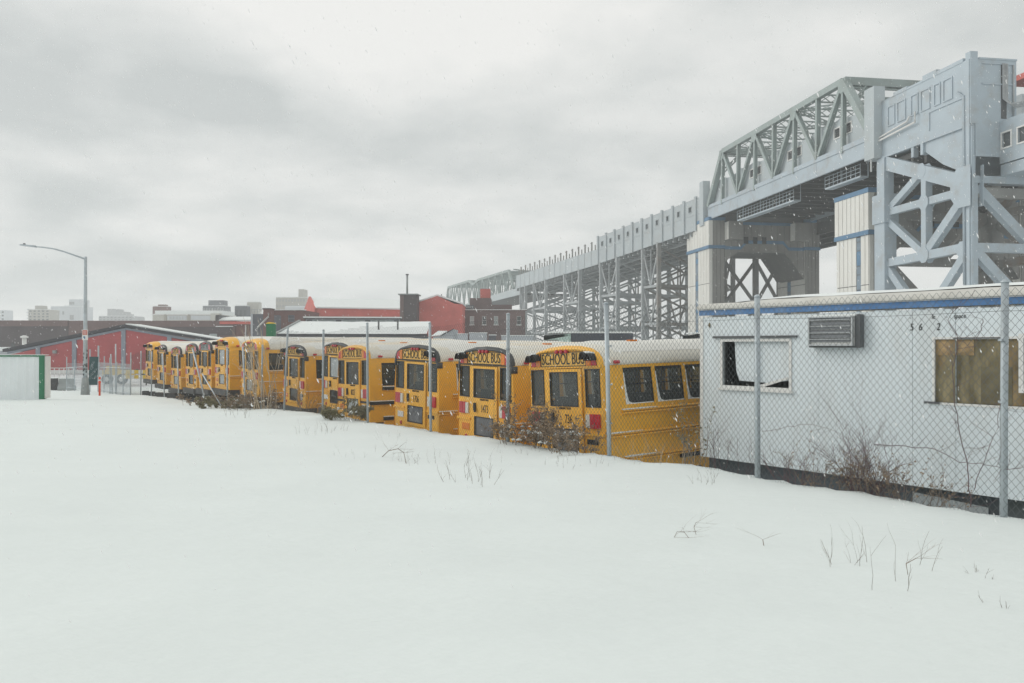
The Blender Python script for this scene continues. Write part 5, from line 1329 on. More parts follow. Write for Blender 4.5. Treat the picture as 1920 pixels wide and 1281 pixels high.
# ---- brick block and big red hall
h = House('brick_block', 'dark brick block with two blocked windows left of the red hall', 507, 140)
U = h.u(572); wn = [(h.u(515), h.u(524), h.z(604), h.z(591)), (h.u(540), h.u(552), h.z(604), h.z(591))]
h.wall('wall', 'red_brick', 0, U, -.05, h.z(582), wn, 0); h.box('core', 'red_brick', .01, U, .3, 12, -.05, h.z(582) - .02); h.box('parapet_snow', 'snow_cap', -.1, U + .1, -.2, .5, h.z(582), h.z(580.5))
for w_ in wn: h.window(*w_, 'slate', 0, 'pilaster', False, 1)
h = House('red_hall', 'long red hall with steep snowy roof and pointed gable end', 590, 150, 22)
U = h.u(757); ze, zr = h.z(578), h.z(563, 0) + .55; D = 16
h.wall('front_wall', 'red_wall2', 0, U, -.05, ze); h.box('core', 'red_wall2', 0.02, U, .02, D, -.05, ze - .02)
MB().prism([(0, 0, -.05), (0, D, -.05), (0, D, ze), (0, D / 2, zr + .6), (0, 0, ze)], (.4, 0, 0)).build('gable_wall', M['red_wall2'], h.t)
h.gable('roof', 'snow_cap', .41, U + .5, 0, D, ze, zr, 'u', over=.15, th=.25)
h = House('shed_roof', 'broad snow covered shed roof with dark eave below the red hall', 519, 104, 4)
U = h.u(800); ze, zr = h.z(626), h.z(604); n = 30
b = MB()
for i in range(n + 1):
    u = U * i / n; sag = .35 * math.sin(math.pi * i / n)
    for k in range(7): t = k / 6; b.v.append((u, t * 16, ze + (zr + .6 - ze) * t + .05 * noise.noise(Vector((u * .6, t * 6, 0))) - sag * .2 * t))
for i in range(n):
    for k in range(6): a = i * 7 + k; b.f.append((a, a + 7, a + 8, a + 1))
b.build('roof_snow', M['snow_cap'], h.t, True)
h.box('eave', 'fascia', -.1, U + .1, -.15, .15, ze - .3, ze - .02); h.box('wall', 'slate', 0, U, 0, 15, -.05, ze - .31); h.box('end_wall', 'cream_stucco', -.25, 0, -.2, 15.5, -.05, ze + .3)
MB().prism([(-.3, -.2, ze - .4), (-.3, 16, zr + .4), (-.3, 16, zr + .8), (-.3, -.2, ze + .1)], (.3, 0, 0)).build('verge', M['barrier'], h.t)
for px in (704, 741): h.box('roof_vent', 'dark_metal', h.u(px), h.u(px) + .22, 3, 3.2, ze + .6, ze + 1.9)
h = House('clerestory', 'pale clerestory strip with snowy canopy under the red hall', 573, 135, 6)
U = h.u(750); h.box('wall', 'pale_siding', 0, U, 0, 4, -.05, h.z(598)); h.box('canopy', 'fascia', -.3, U + .3, -.7, 4, h.z(598), h.z(596.5)); h.box('canopy_snow', 'snow_cap', -.3, U + .3, -.8, 4, h.z(596.4), h.z(593.8))
for k in range(13):
    u = U * k / 13 + .2; h.box('panel', 'win_pale' if k % 4 else 'slate', u, u + U / 13 - .35, -.08, 0, h.z(609), h.z(600))
# ---- red gabled building with chimney block
h = House('red_gable_building', 'bright red brick building with gabled front beside the chimney', 757, 142)
U, um = h.u(867), h.u(820); ze, zp, zr = h.z(576), h.z(555), h.z(571)
MB().prism([(0, 0, -.05), (U, 0, -.05), (U, 0, zr), (h.u(852), 0, zr + .15), (um, 0, zp), (0, 0, ze)], (0, 20, 0)).build('wall', M['red_wall2'], h.t)
for nm, ua, za, ub, zb in (('roof', -.2, ze, um, zp), ('roof', um, zp, U + .1, zr)):
    MB().hexa([(ua, .2, za), (ub, .2, zb), (ub, 20, zb), (ua, 20, za), (ua, .2, za + .3), (ub, .2, zb + .3), (ub, 20, zb + .3), (ua, 20, za + .3)]).build(nm, M['snow_cap'], h.t)
h.box('flue', 'dark_metal', h.u(826), h.u(827.5), 1, 1.2, zp, h.z(551))
c_ = House('chimney_block', 'square dark chimney block with a thin metal flue pipe', 751, 138)
U = c_.u(781); c_.box('stack', 'dark_brick', 0, U, 0, 4, -.05, c_.z(553)); c_.box('side_face', 'brown_brick', -.1, c_.u(757), -.08, 0, -.05, c_.z(553.5)); c_.box('cap', 'barrier', -.4, U + .3, -.4, 4.3, c_.z(553), c_.z(551))
MB().tube([(c_.u(762), 1, c_.z(551)), (c_.u(762), 1, c_.z(515))], .17, 10).build('flue_pipe', M['barrier'], c_.t, True); MB().tube([(c_.u(762), 1, c_.z(515)), (c_.u(762), 1, c_.z(513))], .28, 10).build('flue_cap', M['dark_metal'], c_.t, True)
# ---- office building
h = House('office_building', 'dark brick office building with snowy cornice and tall windows', 867, 150)
U = h.u(985); zt = h.z(583); wn = []
for px in (881, 904, 926, 969): wn.append((h.u(px), h.u(px + 8), h.z(609), h.z(593)))
h.wall('wall', 'brown_brick', 0, U, -.05, zt, wn); h.box('core', 'dark_brick', 0.01, U, .3, 14, -.05, zt - .02)
for k, w_ in enumerate(wn): h.window(*w_, 'win_pale' if k in (0, 2) else 'win_dark', 0)
h.box('cornice', 'brown_brick', -.1, U + .3, -.25, .3, zt, zt + .15); h.box('cornice_snow', 'snow_cap', -.1, U + .3, -.3, .6, zt + .15, h.z(580.5))
up_ = h.box('upper_storey', 'brown_brick', h.u(878), h.u(919), 5, 13, zt, h.z(560) + .4); h.box('upper_wall', 'brown_brick', h.u(919), h.u(960), 5, 13, zt, h.z(571) + .2)
h.box('stair_head', 'red_wall2', h.u(898), h.u(917.5), 6, 10, h.z(560) + .4, h.z(541.5) + .4)
sg = h.box('office_sign', 'navy', h.u(869), h.u(888), 1.0, 1.15, h.z(579.5), h.z(572))
h.box('sign_post', 'dark_metal', h.u(870), h.u(871), 1.15, 1.25, zt, h.z(575)); h.box('sign_post', 'dark_metal', h.u(886), h.u(887), 1.15, 1.25, zt, h.z(575))
o = obj('lettering', text_mesh('OFFICE', .62, 'white_paint', .85, .01), sg); o.matrix_basis = Matrix.Translation(((h.u(869) + h.u(888)) / 2, .98, h.z(575.9))) @ Matrix(((1, 0, 0, 0), (0, 0, -1, 0), (0, 1, 0, 0), (0, 0, 0, 1)))
pl = House('painted_mural', 'faded pink painted patch on the brick office wall', 961, 149.6, cat='wall painting')
MB().prism([(0, 0, 3.4), (.4, 0, 2.7), (1.6, 0, 2.6), (2.2, 0, 3.0), (2.25, 0, 3.9), (1.5, 0, 4.3), (.5, 0, 4.2)], (0, .12, 0)).build('paint', pm('faded_pink', (.42, .22, .24), .8, .25, 1.2), pl.t)
# lean-to roofs and walls in front of the office
h = House('lean_to', 'grey lean-to with sloping snowy roof below the red gable', 812, 100)
MB().prism([(0, 0, -.05), (h.u(850), 0, -.05), (h.u(850), 0, h.z(617)), (h.u(828), 0, h.z(629)), (0, 0, h.z(632))], (0, 9, 0)).build('wall', M['pale_siding'], h.t)
MB().hexa([(-.2, -.2, h.z(631)), (h.u(828), -.2, h.z(629)), (h.u(828), 9, h.z(622)), (-.2, 9, h.z(622)), (-.2, -.2, h.z(630)), (h.u(828), -.2, h.z(627)), (h.u(828), 9, h.z(618)), (-.2, 9, h.z(618))]).build('roof_snow', M['snow_cap'], h.t)
MB().prism([(h.u(826), -.15, h.z(631)), (h.u(851), -.15, h.z(617.5)), (h.u(851), -.15, h.z(616)), (h.u(826), -.15, h.z(628.5))], (0, .15, 0)).build('verge', M['fascia'], h.t)
for i, (a, c, t_, m_) in enumerate(((858, 877, 627, 'pale_siding'), (880, 913, 625, 'pale_siding'), (917, 930, 629, 'slate'), (940, 1000, 630, 'pale_siding'))):
    h = House('yard_wall', ('pale low yard wall under the red gable', 'longer pale wall in front of the office windows', 'dark low wall in the middle of the yard walls', 'snow topped wall at the foot of the far tower')[i], a, 98, cat='wall')
    h.box('wall', m_, 0, h.u(c), 0, .4, -.05, h.z(t_)); h.box('coping_snow', 'snow_cap', -.05, h.u(c) + .05, -.08, .5, h.z(t_), h.z(t_ - 1.5))

# ---- parked box trucks behind the buses
def truck(label, x0, x1, top, low, Y, m1, m2, split):
    h = House('box_truck', label, x0, Y, cat='truck'); U = h.u(x1); z1, z0 = h.z(top), .95
    us = U * split
    h.box('cargo_box', m2, us, U, 0, 2.4, z0, z1); h.box('cab_roof', m1, 0, us - .03, .1, 2.3, z0, z1 - .15)
    MB().prism([(us - .03, .1, z1 - .15), (us - .03, .1, z1), (0, .1, z1 - .5), (0, .1, z1 - .15)][:4], (0, 2.2, 0)).build('fairing', M[m1], h.t)
    h.box('roof_snow', 'snow_cap', 0.3, U - .05, .05, 2.35, z1, z1 + .12)
    h.box('windscreen', 'win_dark', .05, us * .5, .04, .1, z0 + .9, z1 - .5); h.box('chassis', 'black', .1, U - .1, .5, 1.9, .55, z0)
    for u in (us * .5, U - 1.2):
        for v in (.25, 2.15): MB().tube([(u, v - .14, .48), (u, v + .14, .48)], .48, 18).build('wheel', M['tyre'], h.t)
truck('truck with pale teal cab and dark navy box behind bus 736', 1022, 1187, 625, 640, 58, 'teal_pale', 'navy', .3)
truck('second dark box truck roof just left of the trailer', 1292, 1400, 626, 640, 62, 'slate', 'navy', .25)

# ================================================================== street furniture, left
LY = 50.0; lx = X_at(160, LY); lz = terrain(lx, LY)
lamp = thing('street_lamp', 'tall grey street lamp with long curved arm at the left', 'street lamp', (lx, LY, lz))
MB().tube([(0, 0, -.2), (0, 0, .05), (0, 0, 1.05), (0, 0, 1.1)], [.28, .27, .19, .1], 8).build('base', M['barrier'], lamp)
ph = ZC + (CY - 486) / F * LY - lz
MB().tube([(0, 0, .9), (0, 0, ph * .5), (0, 0, ph), (0, 0, ph + .15)], [.14, .115, .085, .09], 12).build('pole', M['galv'], lamp, True)
dx = lambda px: X_at(px, LY) - lx; dz = lambda py: ZC + (CY - py) / F * LY - lz
MB().tube([(0, 0, dz(486)), (dx(140), 0, dz(479)), (dx(120), 0, dz(472)), (dx(100), 0, dz(466.5)), (dx(82), 0, dz(464)), (dx(68), 0, dz(462.5))], [.055, .05, .048, .045, .042, .04], 8).build('arm', M['galv'], lamp, True)
hd = MB(); hd.hexa([(dx(66), -.16, dz(464)), (dx(38), -.2, dz(460.5)), (dx(38), .2, dz(460.5)), (dx(66), .16, dz(464)), (dx(66), -.1, dz(460.5)), (dx(40), -.1, dz(458)), (dx(40), .1, dz(458)), (dx(66), .1, dz(460.5))])
hd_o = hd.build('lamp_head', M['galv'], lamp); MB().tube([(dx(45), 0, dz(458.5)), (dx(45), 0, dz(456.5))], .07, 8).build('photocell', M['black'], hd_o)
stk = MB()
for k in range(26):
    a = rnd.uniform(3.6, 5.8); z = rnd.uniform(1.1, 2.7); r = .14
    stk.add([(r * math.cos(a), r * math.sin(a), z), (r * math.cos(a + .5), r * math.sin(a + .5), z), (r * math.cos(a + .5), r * math.sin(a + .5), z + .12), (r * math.cos(a), r * math.sin(a), z + .12)], [(0, 1, 2, 3)])
stk.build('sticker_patch', M['charcoal'], lamp)
sg = thing('pole_sign', 'red and white notice sign fixed to the street lamp pole', 'sign', (lx + .08, LY - .2, dz(637) + lz))
MB().box((-.18, 0, -.02), (.18, .02, .62)).build('plate', M['white_paint'], sg); MB().box((-.15, -.006, .30), (.15, 0, .58)).build('red_field', M['sign_red'], sg)
for k in range(3): MB().box((-.11, -.012, .35 + k * .07), (.11, -.006, .375 + k * .07)).build('print_line', M['white_paint'], sg)
MB().box((-.1, -.006, .05), (.02, 0, .2)).build('symbol', M['blue'], sg)
# white sheet metal container with green corner
CYd = 40.0; cx1 = X_at(75, CYd); cz = terrain(cx1, CYd) - .05
con = thing('metal_hoarding', 'white ribbed metal hoarding with green corner post at the left edge', 'hoarding', (cx1, CYd, cz))
ch = ZC + (CY - 667) / F * CYd - cz
b = MB(); L_ = 6.2; nn = 62
for i in range(nn + 1):
    x = -L_ + L_ * i / nn; y = 0 if (i // 2) % 2 else .035
    b.v += [(x, y, .12), (x, y, ch - .05)]
for i in range(nn): a = i * 2; b.f.append((a, a + 2, a + 3, a + 1))
b.build('ribbed_side', M['container'], con); MB().box((-L_, .05, .05), (.1, .45, ch - .04)).build('back_panel', M['container'], con)
MB().box((-.02, -.05, 0), (.20, .12, ch + .02)).build('corner_post', M['green'], con); MB().box((-L_, -.04, ch - .05), (-.02, .1, ch + .02)).build('top_rail', M['green'], con); MB().box((-L_, -.03, 0), (-.02, .06, .12)).build('bottom_rail', M['container'], con)
MB().box((.20, .06, .1), (.25, .5, ch - .03)).build('end_panel', M['white_paint'], con); MB().box((-L_, .0, ch + .021), (.2, .42, ch + .05)).build('roof_snow', M['snow_cap'], con)
# concrete barriers, orange delineator, dark board, old gate
for i, (x0, x1, Y, lab) in enumerate(((86, 108, 58, 'dark speckled concrete barrier right of the white hoarding'), (112, 139, 57.5, 'pale concrete barrier with snow top by the wire gate'))):
    x = X_at(x0, Y); ln = X_at(x1, Y) - x; o = thing('concrete_barrier', lab, 'barrier', (x, Y, 0), 0, 'concrete road barriers')
    MB().prism([(0, -.3, -.05), (0, -.3, .2), (0, -.14, .45), (0, -.1, .82), (0, .1, .82), (0, .14, .45), (0, .3, .2), (0, .3, -.05)], (ln, 0, 0)).build('body', M['rubble' if i == 0 else 'barrier'], o); MB().box((0, -.11, .82), (ln, .11, .88)).build('snow', M['snow_cap'], o)
ox, oy = X_at(187, 46), 46.0; oz = terrain(ox, oy)
bol = thing('delineator_post', 'orange plastic delineator post standing in the snow', 'bollard', (ox, oy, oz))
MB().tube([(0, 0, -.1), (0, 0, .72), (0, 0, .74), (0, 0, .80), (0, 0, .82), (0, 0, 1.05), (0, 0, 1.08)], [.055, .055, .075, .075, .055, .06, .04], 12).build('post', M['orange'], bol, True); MB().tube([(0, 0, .86), (0, 0, .93)], .061, 12).build('reflective_band', M['white_paint'], bol)
bx_, by_ = X_at(166, 54), 54.0
brd = thing('notice_board', 'dark teal board with white scrawl beside the lamp post', 'board', (bx_, by_, 0))
bt_, bbm = ZC + (CY - 669) / F * by_, ZC + (CY - 722) / F * by_
MB().hexa([(0, 0, bbm), (.58, 0, bbm), (.58, .04, bbm), (0, .04, bbm), (.06, 0, bt_), (.66, 0, bt_), (.66, .04, bt_), (.06, .04, bt_)]).build('panel', M['teal'], brd)
scr = MB()
for k in range(7):
    a0 = rnd.uniform(.15, .5); zz = bbm + .5 + k * .16; pts = [(a0 + .12 * math.cos(t * .9) * rnd.uniform(.5, 1), -.008, zz + .12 * math.sin(t * 1.1)) for t in range(8)]; scr.tube(pts, .009, 4)
scr.build('scrawl', M['pale_siding'], brd); MB().box((.60, .02, -.05), (.68, .1, bt_ + .75)).build('support_post', M['galv'], brd); MB().box((.03, .05, -.05), (.09, .1, bt_ + .5)).build('support_post', M['galv'], brd)
def light_fence(label, x0, x1, Y0, Y1, top, seed):
    a, c = Vector((X_at(x0, Y0), Y0, 0)), Vector((X_at(x1, Y1), Y1, 0)); d = c - a; ln = d.length; ang = math.atan2(d.y, d.x)
    o = thing('wire_gate', label, 'gate', tuple(a), ang); r = random.Random(seed); n = max(2, int(ln / 1.3))
    for k in range(n + 1):
        u = ln * k / n; MB().tube([(u, 0, -.1), (u + r.uniform(-.06, .06), r.uniform(-.05, .05), top * r.uniform(.9, 1.15))], .035, 6).build('post', M['galv'], o)
    for z in (.25, top * .75): MB().tube([(0, 0, z), (ln, 0, z * 1.05)], .02, 5).build('rail', M['galv'], o)
    b = MB(); s = .07
    m = int(ln / s)
    for k in range(-int(top / s), m):
        for dirn in (1, -1):
            u0 = k * s; pts = []
            z0, z1 = .1, top * .9; ua, ub = (u0, u0 + (z1 - z0)) if dirn > 0 else (u0 + (z1 - z0), u0)
            lo, hi = max(0, min(ua, ub)), min(ln, max(ua, ub))
            if hi - lo < .05: continue
            f = lambda u: z0 + (z1 - z0) * (u - ua) / (ub - ua)
            b.tube([(lo, .01 * dirn, f(lo)), (hi, .01 * dirn, f(hi))], .004, 3, False)
    stuff(b.build('wire_net', M['galv'], o)); return o
light_fence('sagging wire gate left of the street lamp', 125, 156, 56, 55, 2.2, 1)
light_fence('low wire fence between the dark board and the buses', 184, 244, 54, 49, 2.3, 2)
for i, (px, top, pxt, lab) in enumerate(((217, 645, 217, 'tall thin steel post standing before the red warehouse'), (211, 664, 208, 'steel post leaning left before the red warehouse'))):
    Y = 52; x = X_at(px, Y); b = MB(); b.tube([(0, 0, -.1), (X_at(pxt, Y) - x, 0, ZC + (CY - top) / F * Y)], .04, 6); tag(b.build('fence_post', M['galv'], None, True, (x, Y, 0)), lab, 'post')
# yellow road machinery parts beyond the fence
m_ = thing('yellow_machine', 'yellow road machine half hidden behind the wire fence', 'machine', (X_at(192, 66), 66, 0))
MB().box((0, 0, .75), (2.0, 1.6, 1.15)).build('deck', M['yellow'], m_); MB().box((.25, .1, 1.15), (.8, 1.4, 1.5)).build('engine_cover', M['yellow'], m_); MB().tube([(1.9, .2, .9), (2.8, .2, 1.2), (3.4, .2, .7)], .09, 6).build('arm', M['dark_metal'], m_)
for u in (.4, 1.6): MB().tube([(u, -.1, .42), (u, .2, .42)], .42, 16).build('wheel', M['tyre'], m_); MB().tube([(u, -.12, .42), (u, -.1, .42)], .2, 12).build('hub', M['white_paint'], m_)
m_ = thing('yellow_barrier', 'yellow and white striped road barrier left of the parked buses', 'barrier', (X_at(228, 64), 64, 0))
for z in (.55, .95):
    for k in range(6): MB().box((k * .34, 0, z), (k * .34 + .33, .05, z + .28)).build('stripe_board', M['yellow' if k % 2 else 'white_paint'], m_)
for u in (.1, 1.9): MB().box((u, .05, 0), (u + .08, .12, 1.3)).build('leg', M['dark_metal'], m_)
for k in range(6):
    x = X_at(92 + k * 9, 70)
    if k == 0: rl_ = thing('white_railing', 'white metal railing along the red warehouse foot', 'railing', (x, 70, 0))
    MB().box((x - rl_.location.x, 0, 0), (x - rl_.location.x + .06, .06, 1.25)).build('post', M['white_paint'], rl_)
for z in (.6, 1.2): MB().box((0, 0, z), (X_at(140, 70) - rl_.location.x, .05, z + .06)).build('rail', M['white_paint'], rl_)
rb_ = MB(); r = random.Random(5)
for k in range(420):
    s = r.uniform(fence_s(440), fence_s(262)); q = fence_xy(s) + FN * r.uniform(.15, 2.2); z = terrain(q.x, q.y); a = r.uniform(.05, .2)
    rb_.hexa([(q.x + sx * a * r.uniform(.6, 1.3), q.y + sy * a * r.uniform(.6, 1.3), z + sz) for sz in (-.05, a * r.uniform(.6, 1.3)) for sx, sy in ((-1, -1), (1, -1), (1, 1), (-1, 1))])
stuff(rb_.build('rubble', M['rubble'])); bpy.data.objects['rubble']['label'] = 'dark rubble and dirt along the foot of the far fence'
# ================================================================== weeds and brush
def twig_tree(b, p, d, ln, r, depth, rg, spread=.6, kids=3, droop=0.0, leaf=None, lb=None, lsize=.03):
    """one branching stem; returns nothing, adds to b (stems) and lb (leaves)"""
    n = 4; pts = [Vector(p)]; dd = Vector(d).normalized()
    for k in range(n):
        dd = (dd + Vector((rg.uniform(-.22, .22), rg.uniform(-.22, .22), rg.uniform(-.12, .12) - droop))).normalized(); pts.append(pts[-1] + dd * ln / n)
    b.tube(pts, [r * (1 - .55 * k / n) for k in range(n + 1)], 4 if r > .004 else 3, False)
    if lb is not None and depth <= 1:
        for k in range(leaf):
            q = pts[rg.randrange(1, n + 1)] + Vector((rg.uniform(-1, 1), rg.uniform(-1, 1), rg.uniform(-1, 1))) * lsize
            u = Vector((rg.uniform(-1, 1), rg.uniform(-1, 1), rg.uniform(-1, 1))).normalized() * lsize * rg.uniform(.5, 1.2); v = u.orthogonal().normalized() * lsize * rg.uniform(.25, .6)
            lb.add([q - u, q + v, q + u, q - v], [(0, 1, 2, 3)])
    if depth > 0:
        for k in range(kids):
            i = rg.randrange(1, n + 1); nd = (dd + Vector((rg.uniform(-1, 1), rg.uniform(-1, 1), rg.uniform(-.35, .8))) * spread).normalized()
            twig_tree(b, pts[i], nd, ln * rg.uniform(.4, .68), r * .55, depth - 1, rg, spread, kids, droop, leaf, lb, lsize)
def bush(name, label, x, y, stems, ln, r, depth, seed, mat='twig', leafmat=None, leaf=0, spread=.7, tilt=.5, lsize=.03, rad_=.3, kids=3, up=1.0, droop=0.0, cat='weed', group=None, snow=0):
    rg = random.Random(seed); z = terrain(x, y) - .03; o = thing(name, label, cat, (x, y, z), 0, group)
    b, lb = MB(), MB()
    for k in range(stems):
        a = rg.uniform(0, 6.283); rr = rad_ * math.sqrt(rg.random()); px, py = rr * math.cos(a), rr * math.sin(a)
        d = Vector((math.cos(a) * tilt * rg.random() + rg.uniform(-.15, .15), math.sin(a) * tilt * rg.random() + rg.uniform(-.15, .15), up))
        twig_tree(b, (px, py, terrain(x + px, y + py) - z - .04), d, ln * rg.uniform(.6, 1.15), r, depth, rg, spread, kids, droop, leaf, lb if leafmat else None, lsize)
    b.build('stems', M[mat], o)
    if leafmat: lb.build('leaves', M[leafmat], o)
    if snow:
        s_ = MB()
        for k in range(snow):
            c = Vector((rg.uniform(-rad_, rad_), rg.uniform(-rad_, rad_), rg.uniform(.1, ln * .9))); q = rg.uniform(.02, .06)
            s_.tube([c - Vector((q, 0, .0)), c + Vector((0, 0, q * .4)), c + Vector((q, q * .4, 0))], [q * .2, q * .5, q * .2], 5)
        s_.build('caught_snow', M['snow_cap'], o, True)
    return o
def fence_pt(px, off): q = fence_xy(fence_s(px)) + FN * off; return q.x, q.y
x, y = fence_pt(972, .05); bush('dead_bush', 'large brown dead bush growing through the fence by bus 1473', x, y, 34, .50, .007, 3, 1, 'twig', 'deadleaf', 3, .8, .7, .026, .40, 3, snow=30, cat='bush')
x, y = fence_pt(1030, .15); bush('dead_bush', 'snow dusted low bush under the door of bus 736', x, y, 22, .42, .007, 3, 2, 'twig', 'deadleaf', 3, .8, .9, .025, .4, 3, snow=40, cat='bush')
x, y = fence_pt(1085, .1); bush('dead_bush', 'sparse brown brush at the fence foot left of the leaning post', x, y, 16, .34, .005, 2, 3, 'twig', 'deadleaf', 4, .9, .9, .025, .55, 3, cat='bush')
x, y = fence_pt(490, -.25); bush('tangled_brush', 'wide tangle of grey brown brush in front of the yellow rear bus', x, y, 50, .5, .009, 3, 4, 'twig', 'deadleaf', 1, .9, .9, .03, .9, 3, cat='bush', snow=30)
x, y = fence_pt(505, -.15); bush('tall_stalks', 'cluster of tall pale tan stalks rising out of the brush', x, y, 15, 2.2, .017, 1, 5, 'straw', None, 0, .35, .28, .03, .45, 2, cat='weed')
x, y = fence_pt(432, -.1); bush('tangled_brush', 'green tinged low brush left of the tall stalks', x, y, 24, .28, .007, 3, 6, 'twig', 'greenleaf', 5, .9, 1.0, .045, 1.1, 3, cat='bush', snow=20)
x, y = fence_pt(395, .2); bush('tangled_brush', 'brown brush around the foot of the leaning fence post', x, y, 22, .28, .007, 3, 7, 'twig', 'deadleaf', 2, .9, 1.0, .05, 1.3, 3, cat='bush')
x, y = fence_pt(655, -.1); bush('dead_bush', 'low leafy brown weed under the rear of bus 8027', x, y, 26, .33, .007, 3, 8, 'twig', 'greenleaf', 3, .9, 1.1, .035, .55, 3, cat='bush', snow=24)
x, y = fence_pt(560, .4); bush('dead_bush', 'thin brown weeds standing in front of the dark capped bus left of 8027', x, y, 18, .8, .007, 2, 9, 'twig', None, 0, .7, .5, .03, .6, 3, cat='bush')
# behind the fence, against the trailer
x, y = fence_pt(1588, .35); bush('bare_shrub', 'reddish bare shrub reaching up against the middle of the trailer wall', x, y, 26, .55, .006, 3, 10, 'twig_red', None, 0, .75, .4, .02, .2, 4, cat='shrub')
x, y = fence_pt(1585, .4); bush('bare_shrub', 'single wispy dry plume above the reddish shrub', x, y, 3, .95, .003, 2, 21, 'twig_red', None, 0, .5, .12, .02, .05, 5, cat='shrub')
x, y = fence_pt(1460, .35); bush('bare_shrub', 'small reddish shrub right of the post before the trailer window', x, y, 16, .40, .005, 2, 11, 'twig_red', None, 0, .7, .6, .02, .3, 4, cat='shrub')
x, y = fence_pt(1350, .35); bush('bare_shrub', 'sparse weed stems at the left corner of the trailer', x, y, 9, .55, .004, 2, 12, 'twig_red', None, 0, .5, .25, .02, .35, 4, cat='shrub')
x, y = fence_pt(1275, .3); bush('bare_shrub', 'small green leafed weed before the side of bus 736', x, y, 7, .7, .006, 2, 13, 'twig', 'greenleaf', 2, .6, .3, .03, .2, 3, cat='shrub')
x, y = fence_pt(1660, .4); bush('bare_shrub', 'brown matted brush under the trailer, right of the reddish shrub', x, y, 40, .4, .005, 2, 14, 'twig', 'deadleaf', 2, .9, .8, .02, .55, 3, cat='shrub')
x, y = fence_pt(1530, .45); bush('bare_shrub', 'brown matted brush under the trailer, left of the reddish shrub', x, y, 30, .36, .005, 2, 15, 'twig', 'deadleaf', 2, .9, .8, .02, .5, 3, cat='shrub')
x, y = fence_pt(1225, .25); bush('bare_shrub', 'tan dry grass tufts below the rails of bus 736', x, y, 40, .34, .003, 1, 16, 'straw', None, 0, .6, .6, .02, .8, 2, cat='shrub')
# vines over the fence at the right
def vine(label, pts, r, seed, mat='twig_red'):
    rg = random.Random(seed); P = []
    for (px, py) in pts:
        q = fence_xy(fence_s(px)) + FN * (FOFF + .03); P.append(Vector((q.x, q.y, ZC + (CY - py) / F * q.y)))
    o = thing('vine', label, 'vine', tuple(P[0]), 0, 'bare vines on the fence'); b = MB(); Q = []
    for a, c in zip(P, P[1:]):
        for k in range(4): t = k / 4; Q.append(a.lerp(c, t) + Vector((rg.uniform(-1, 1), rg.uniform(-1, 1), rg.uniform(-1, 1))) * .012 - P[0])
    Q.append(P[-1] - P[0]); b.tube(Q, [r * (1 - .6 * k / len(Q)) for k in range(len(Q))], 5)
    for k in range(len(Q)):
        if rg.random() < .5: twig_tree(b, Q[k], (rg.uniform(-1, 1), rg.uniform(-.5, .5), rg.uniform(-.3, 1)), .22, r * .5, 1, rg, .7, 2)
    b.build('stems', M[mat], o)
vine('dark vine climbing past the left part of the plywood board', [(1822, 950), (1815, 880), (1805, 830), (1790, 760), (1788, 690), (1800, 640), (1780, 600), (1808, 560)], .006, 31)
vine('thin vine from snow to the right hand post', [(1822, 930), (1845, 870), (1870, 800), (1880, 730)], .005, 32)
vine('reddish runner arching across the lower trailer wall', [(1640, 835), (1700, 838), (1750, 842), (1800, 865), (1850, 870), (1890, 880), (1915, 878)], .005, 33)
vine('faint runner crossing the fence left of the reddish shrub', [(1430, 810), (1480, 800), (1520, 795), (1560, 805), (1600, 828)], .003, 34)
vine('knotted vine tips above the plywood board', [(1845, 600), (1838, 625), (1825, 650), (1800, 640)], .004, 35)
# sparse stalks on the snow
def at_ground(px, py):
    y = 4.0
    while y < 60:
        x = X_at(px, y); zz = ZC + (CY - py) / F * y
        if zz <= terrain(x, y): return x, y
        y += .05
    return X_at(px, 30), 30
SN = [(890, 905, 14, .38, .004, 1, .45, 'group of thin dry stalks poking from the snow, mid slope'), (1660, 1078, 9, .42, .003, 1, .5, 'tuft of thin stalks with a crooked stem, lower right snow'), (1320, 905, 9, .2, .003, 2, .18, 'tiny bare weed on the snow below the trailer corner'),
      (850, 868, 22, .26, .0025, 1, .9, 'faint scattering of grass tips on the snow below bus 1706'), (1010, 848, 22, .22, .0025, 1, .8, 'scattered dry stems on the snow below bus 1473'), (580, 815, 10, .34, .003, 2, .5, 'dark speckled weed on the snow below the half hidden bus'), (630, 808, 8, .3, .004, 1, .35, 'short dark stems below the weed of bus 8027'),
      (460, 780, 14, .3, .005, 2, .8, 'dark twigs at the front edge of the wide brush tangle'), (1075, 872, 16, .18, .003, 1, .6, 'low dark stems on the snow left of the leaning post'), (740, 822, 8, .22, .002, 1, .4, 'pale grass wisps on the snow below bus 1706 left side'), (1850, 1082, 5, .12, .003, 2, .12, 'small dark sprig on the snow at the far right'), (1880, 1130, 3, .16, .003, 1, .15, 'lowest little twig at the right edge of the snow'), (1585, 1060, 4, .30, .0022, 2, .12, 'faint feathery stem left of the crooked tuft'), (700, 855, 12, .22, .002, 1, .7, 'faint grass tips on the snow left of the arched twig')]
for k, (px, py, st_, ln, r, dp, rr, lab) in enumerate(SN):
    x, y = at_ground(px, py); bush('dry_weed', lab, x, y, st_, ln * .75, r * .7, dp, 50 + k, 'grass_tip', None, 0, .5, .55, .02, rr, 2, cat='weed', group='dry weeds on the snow')
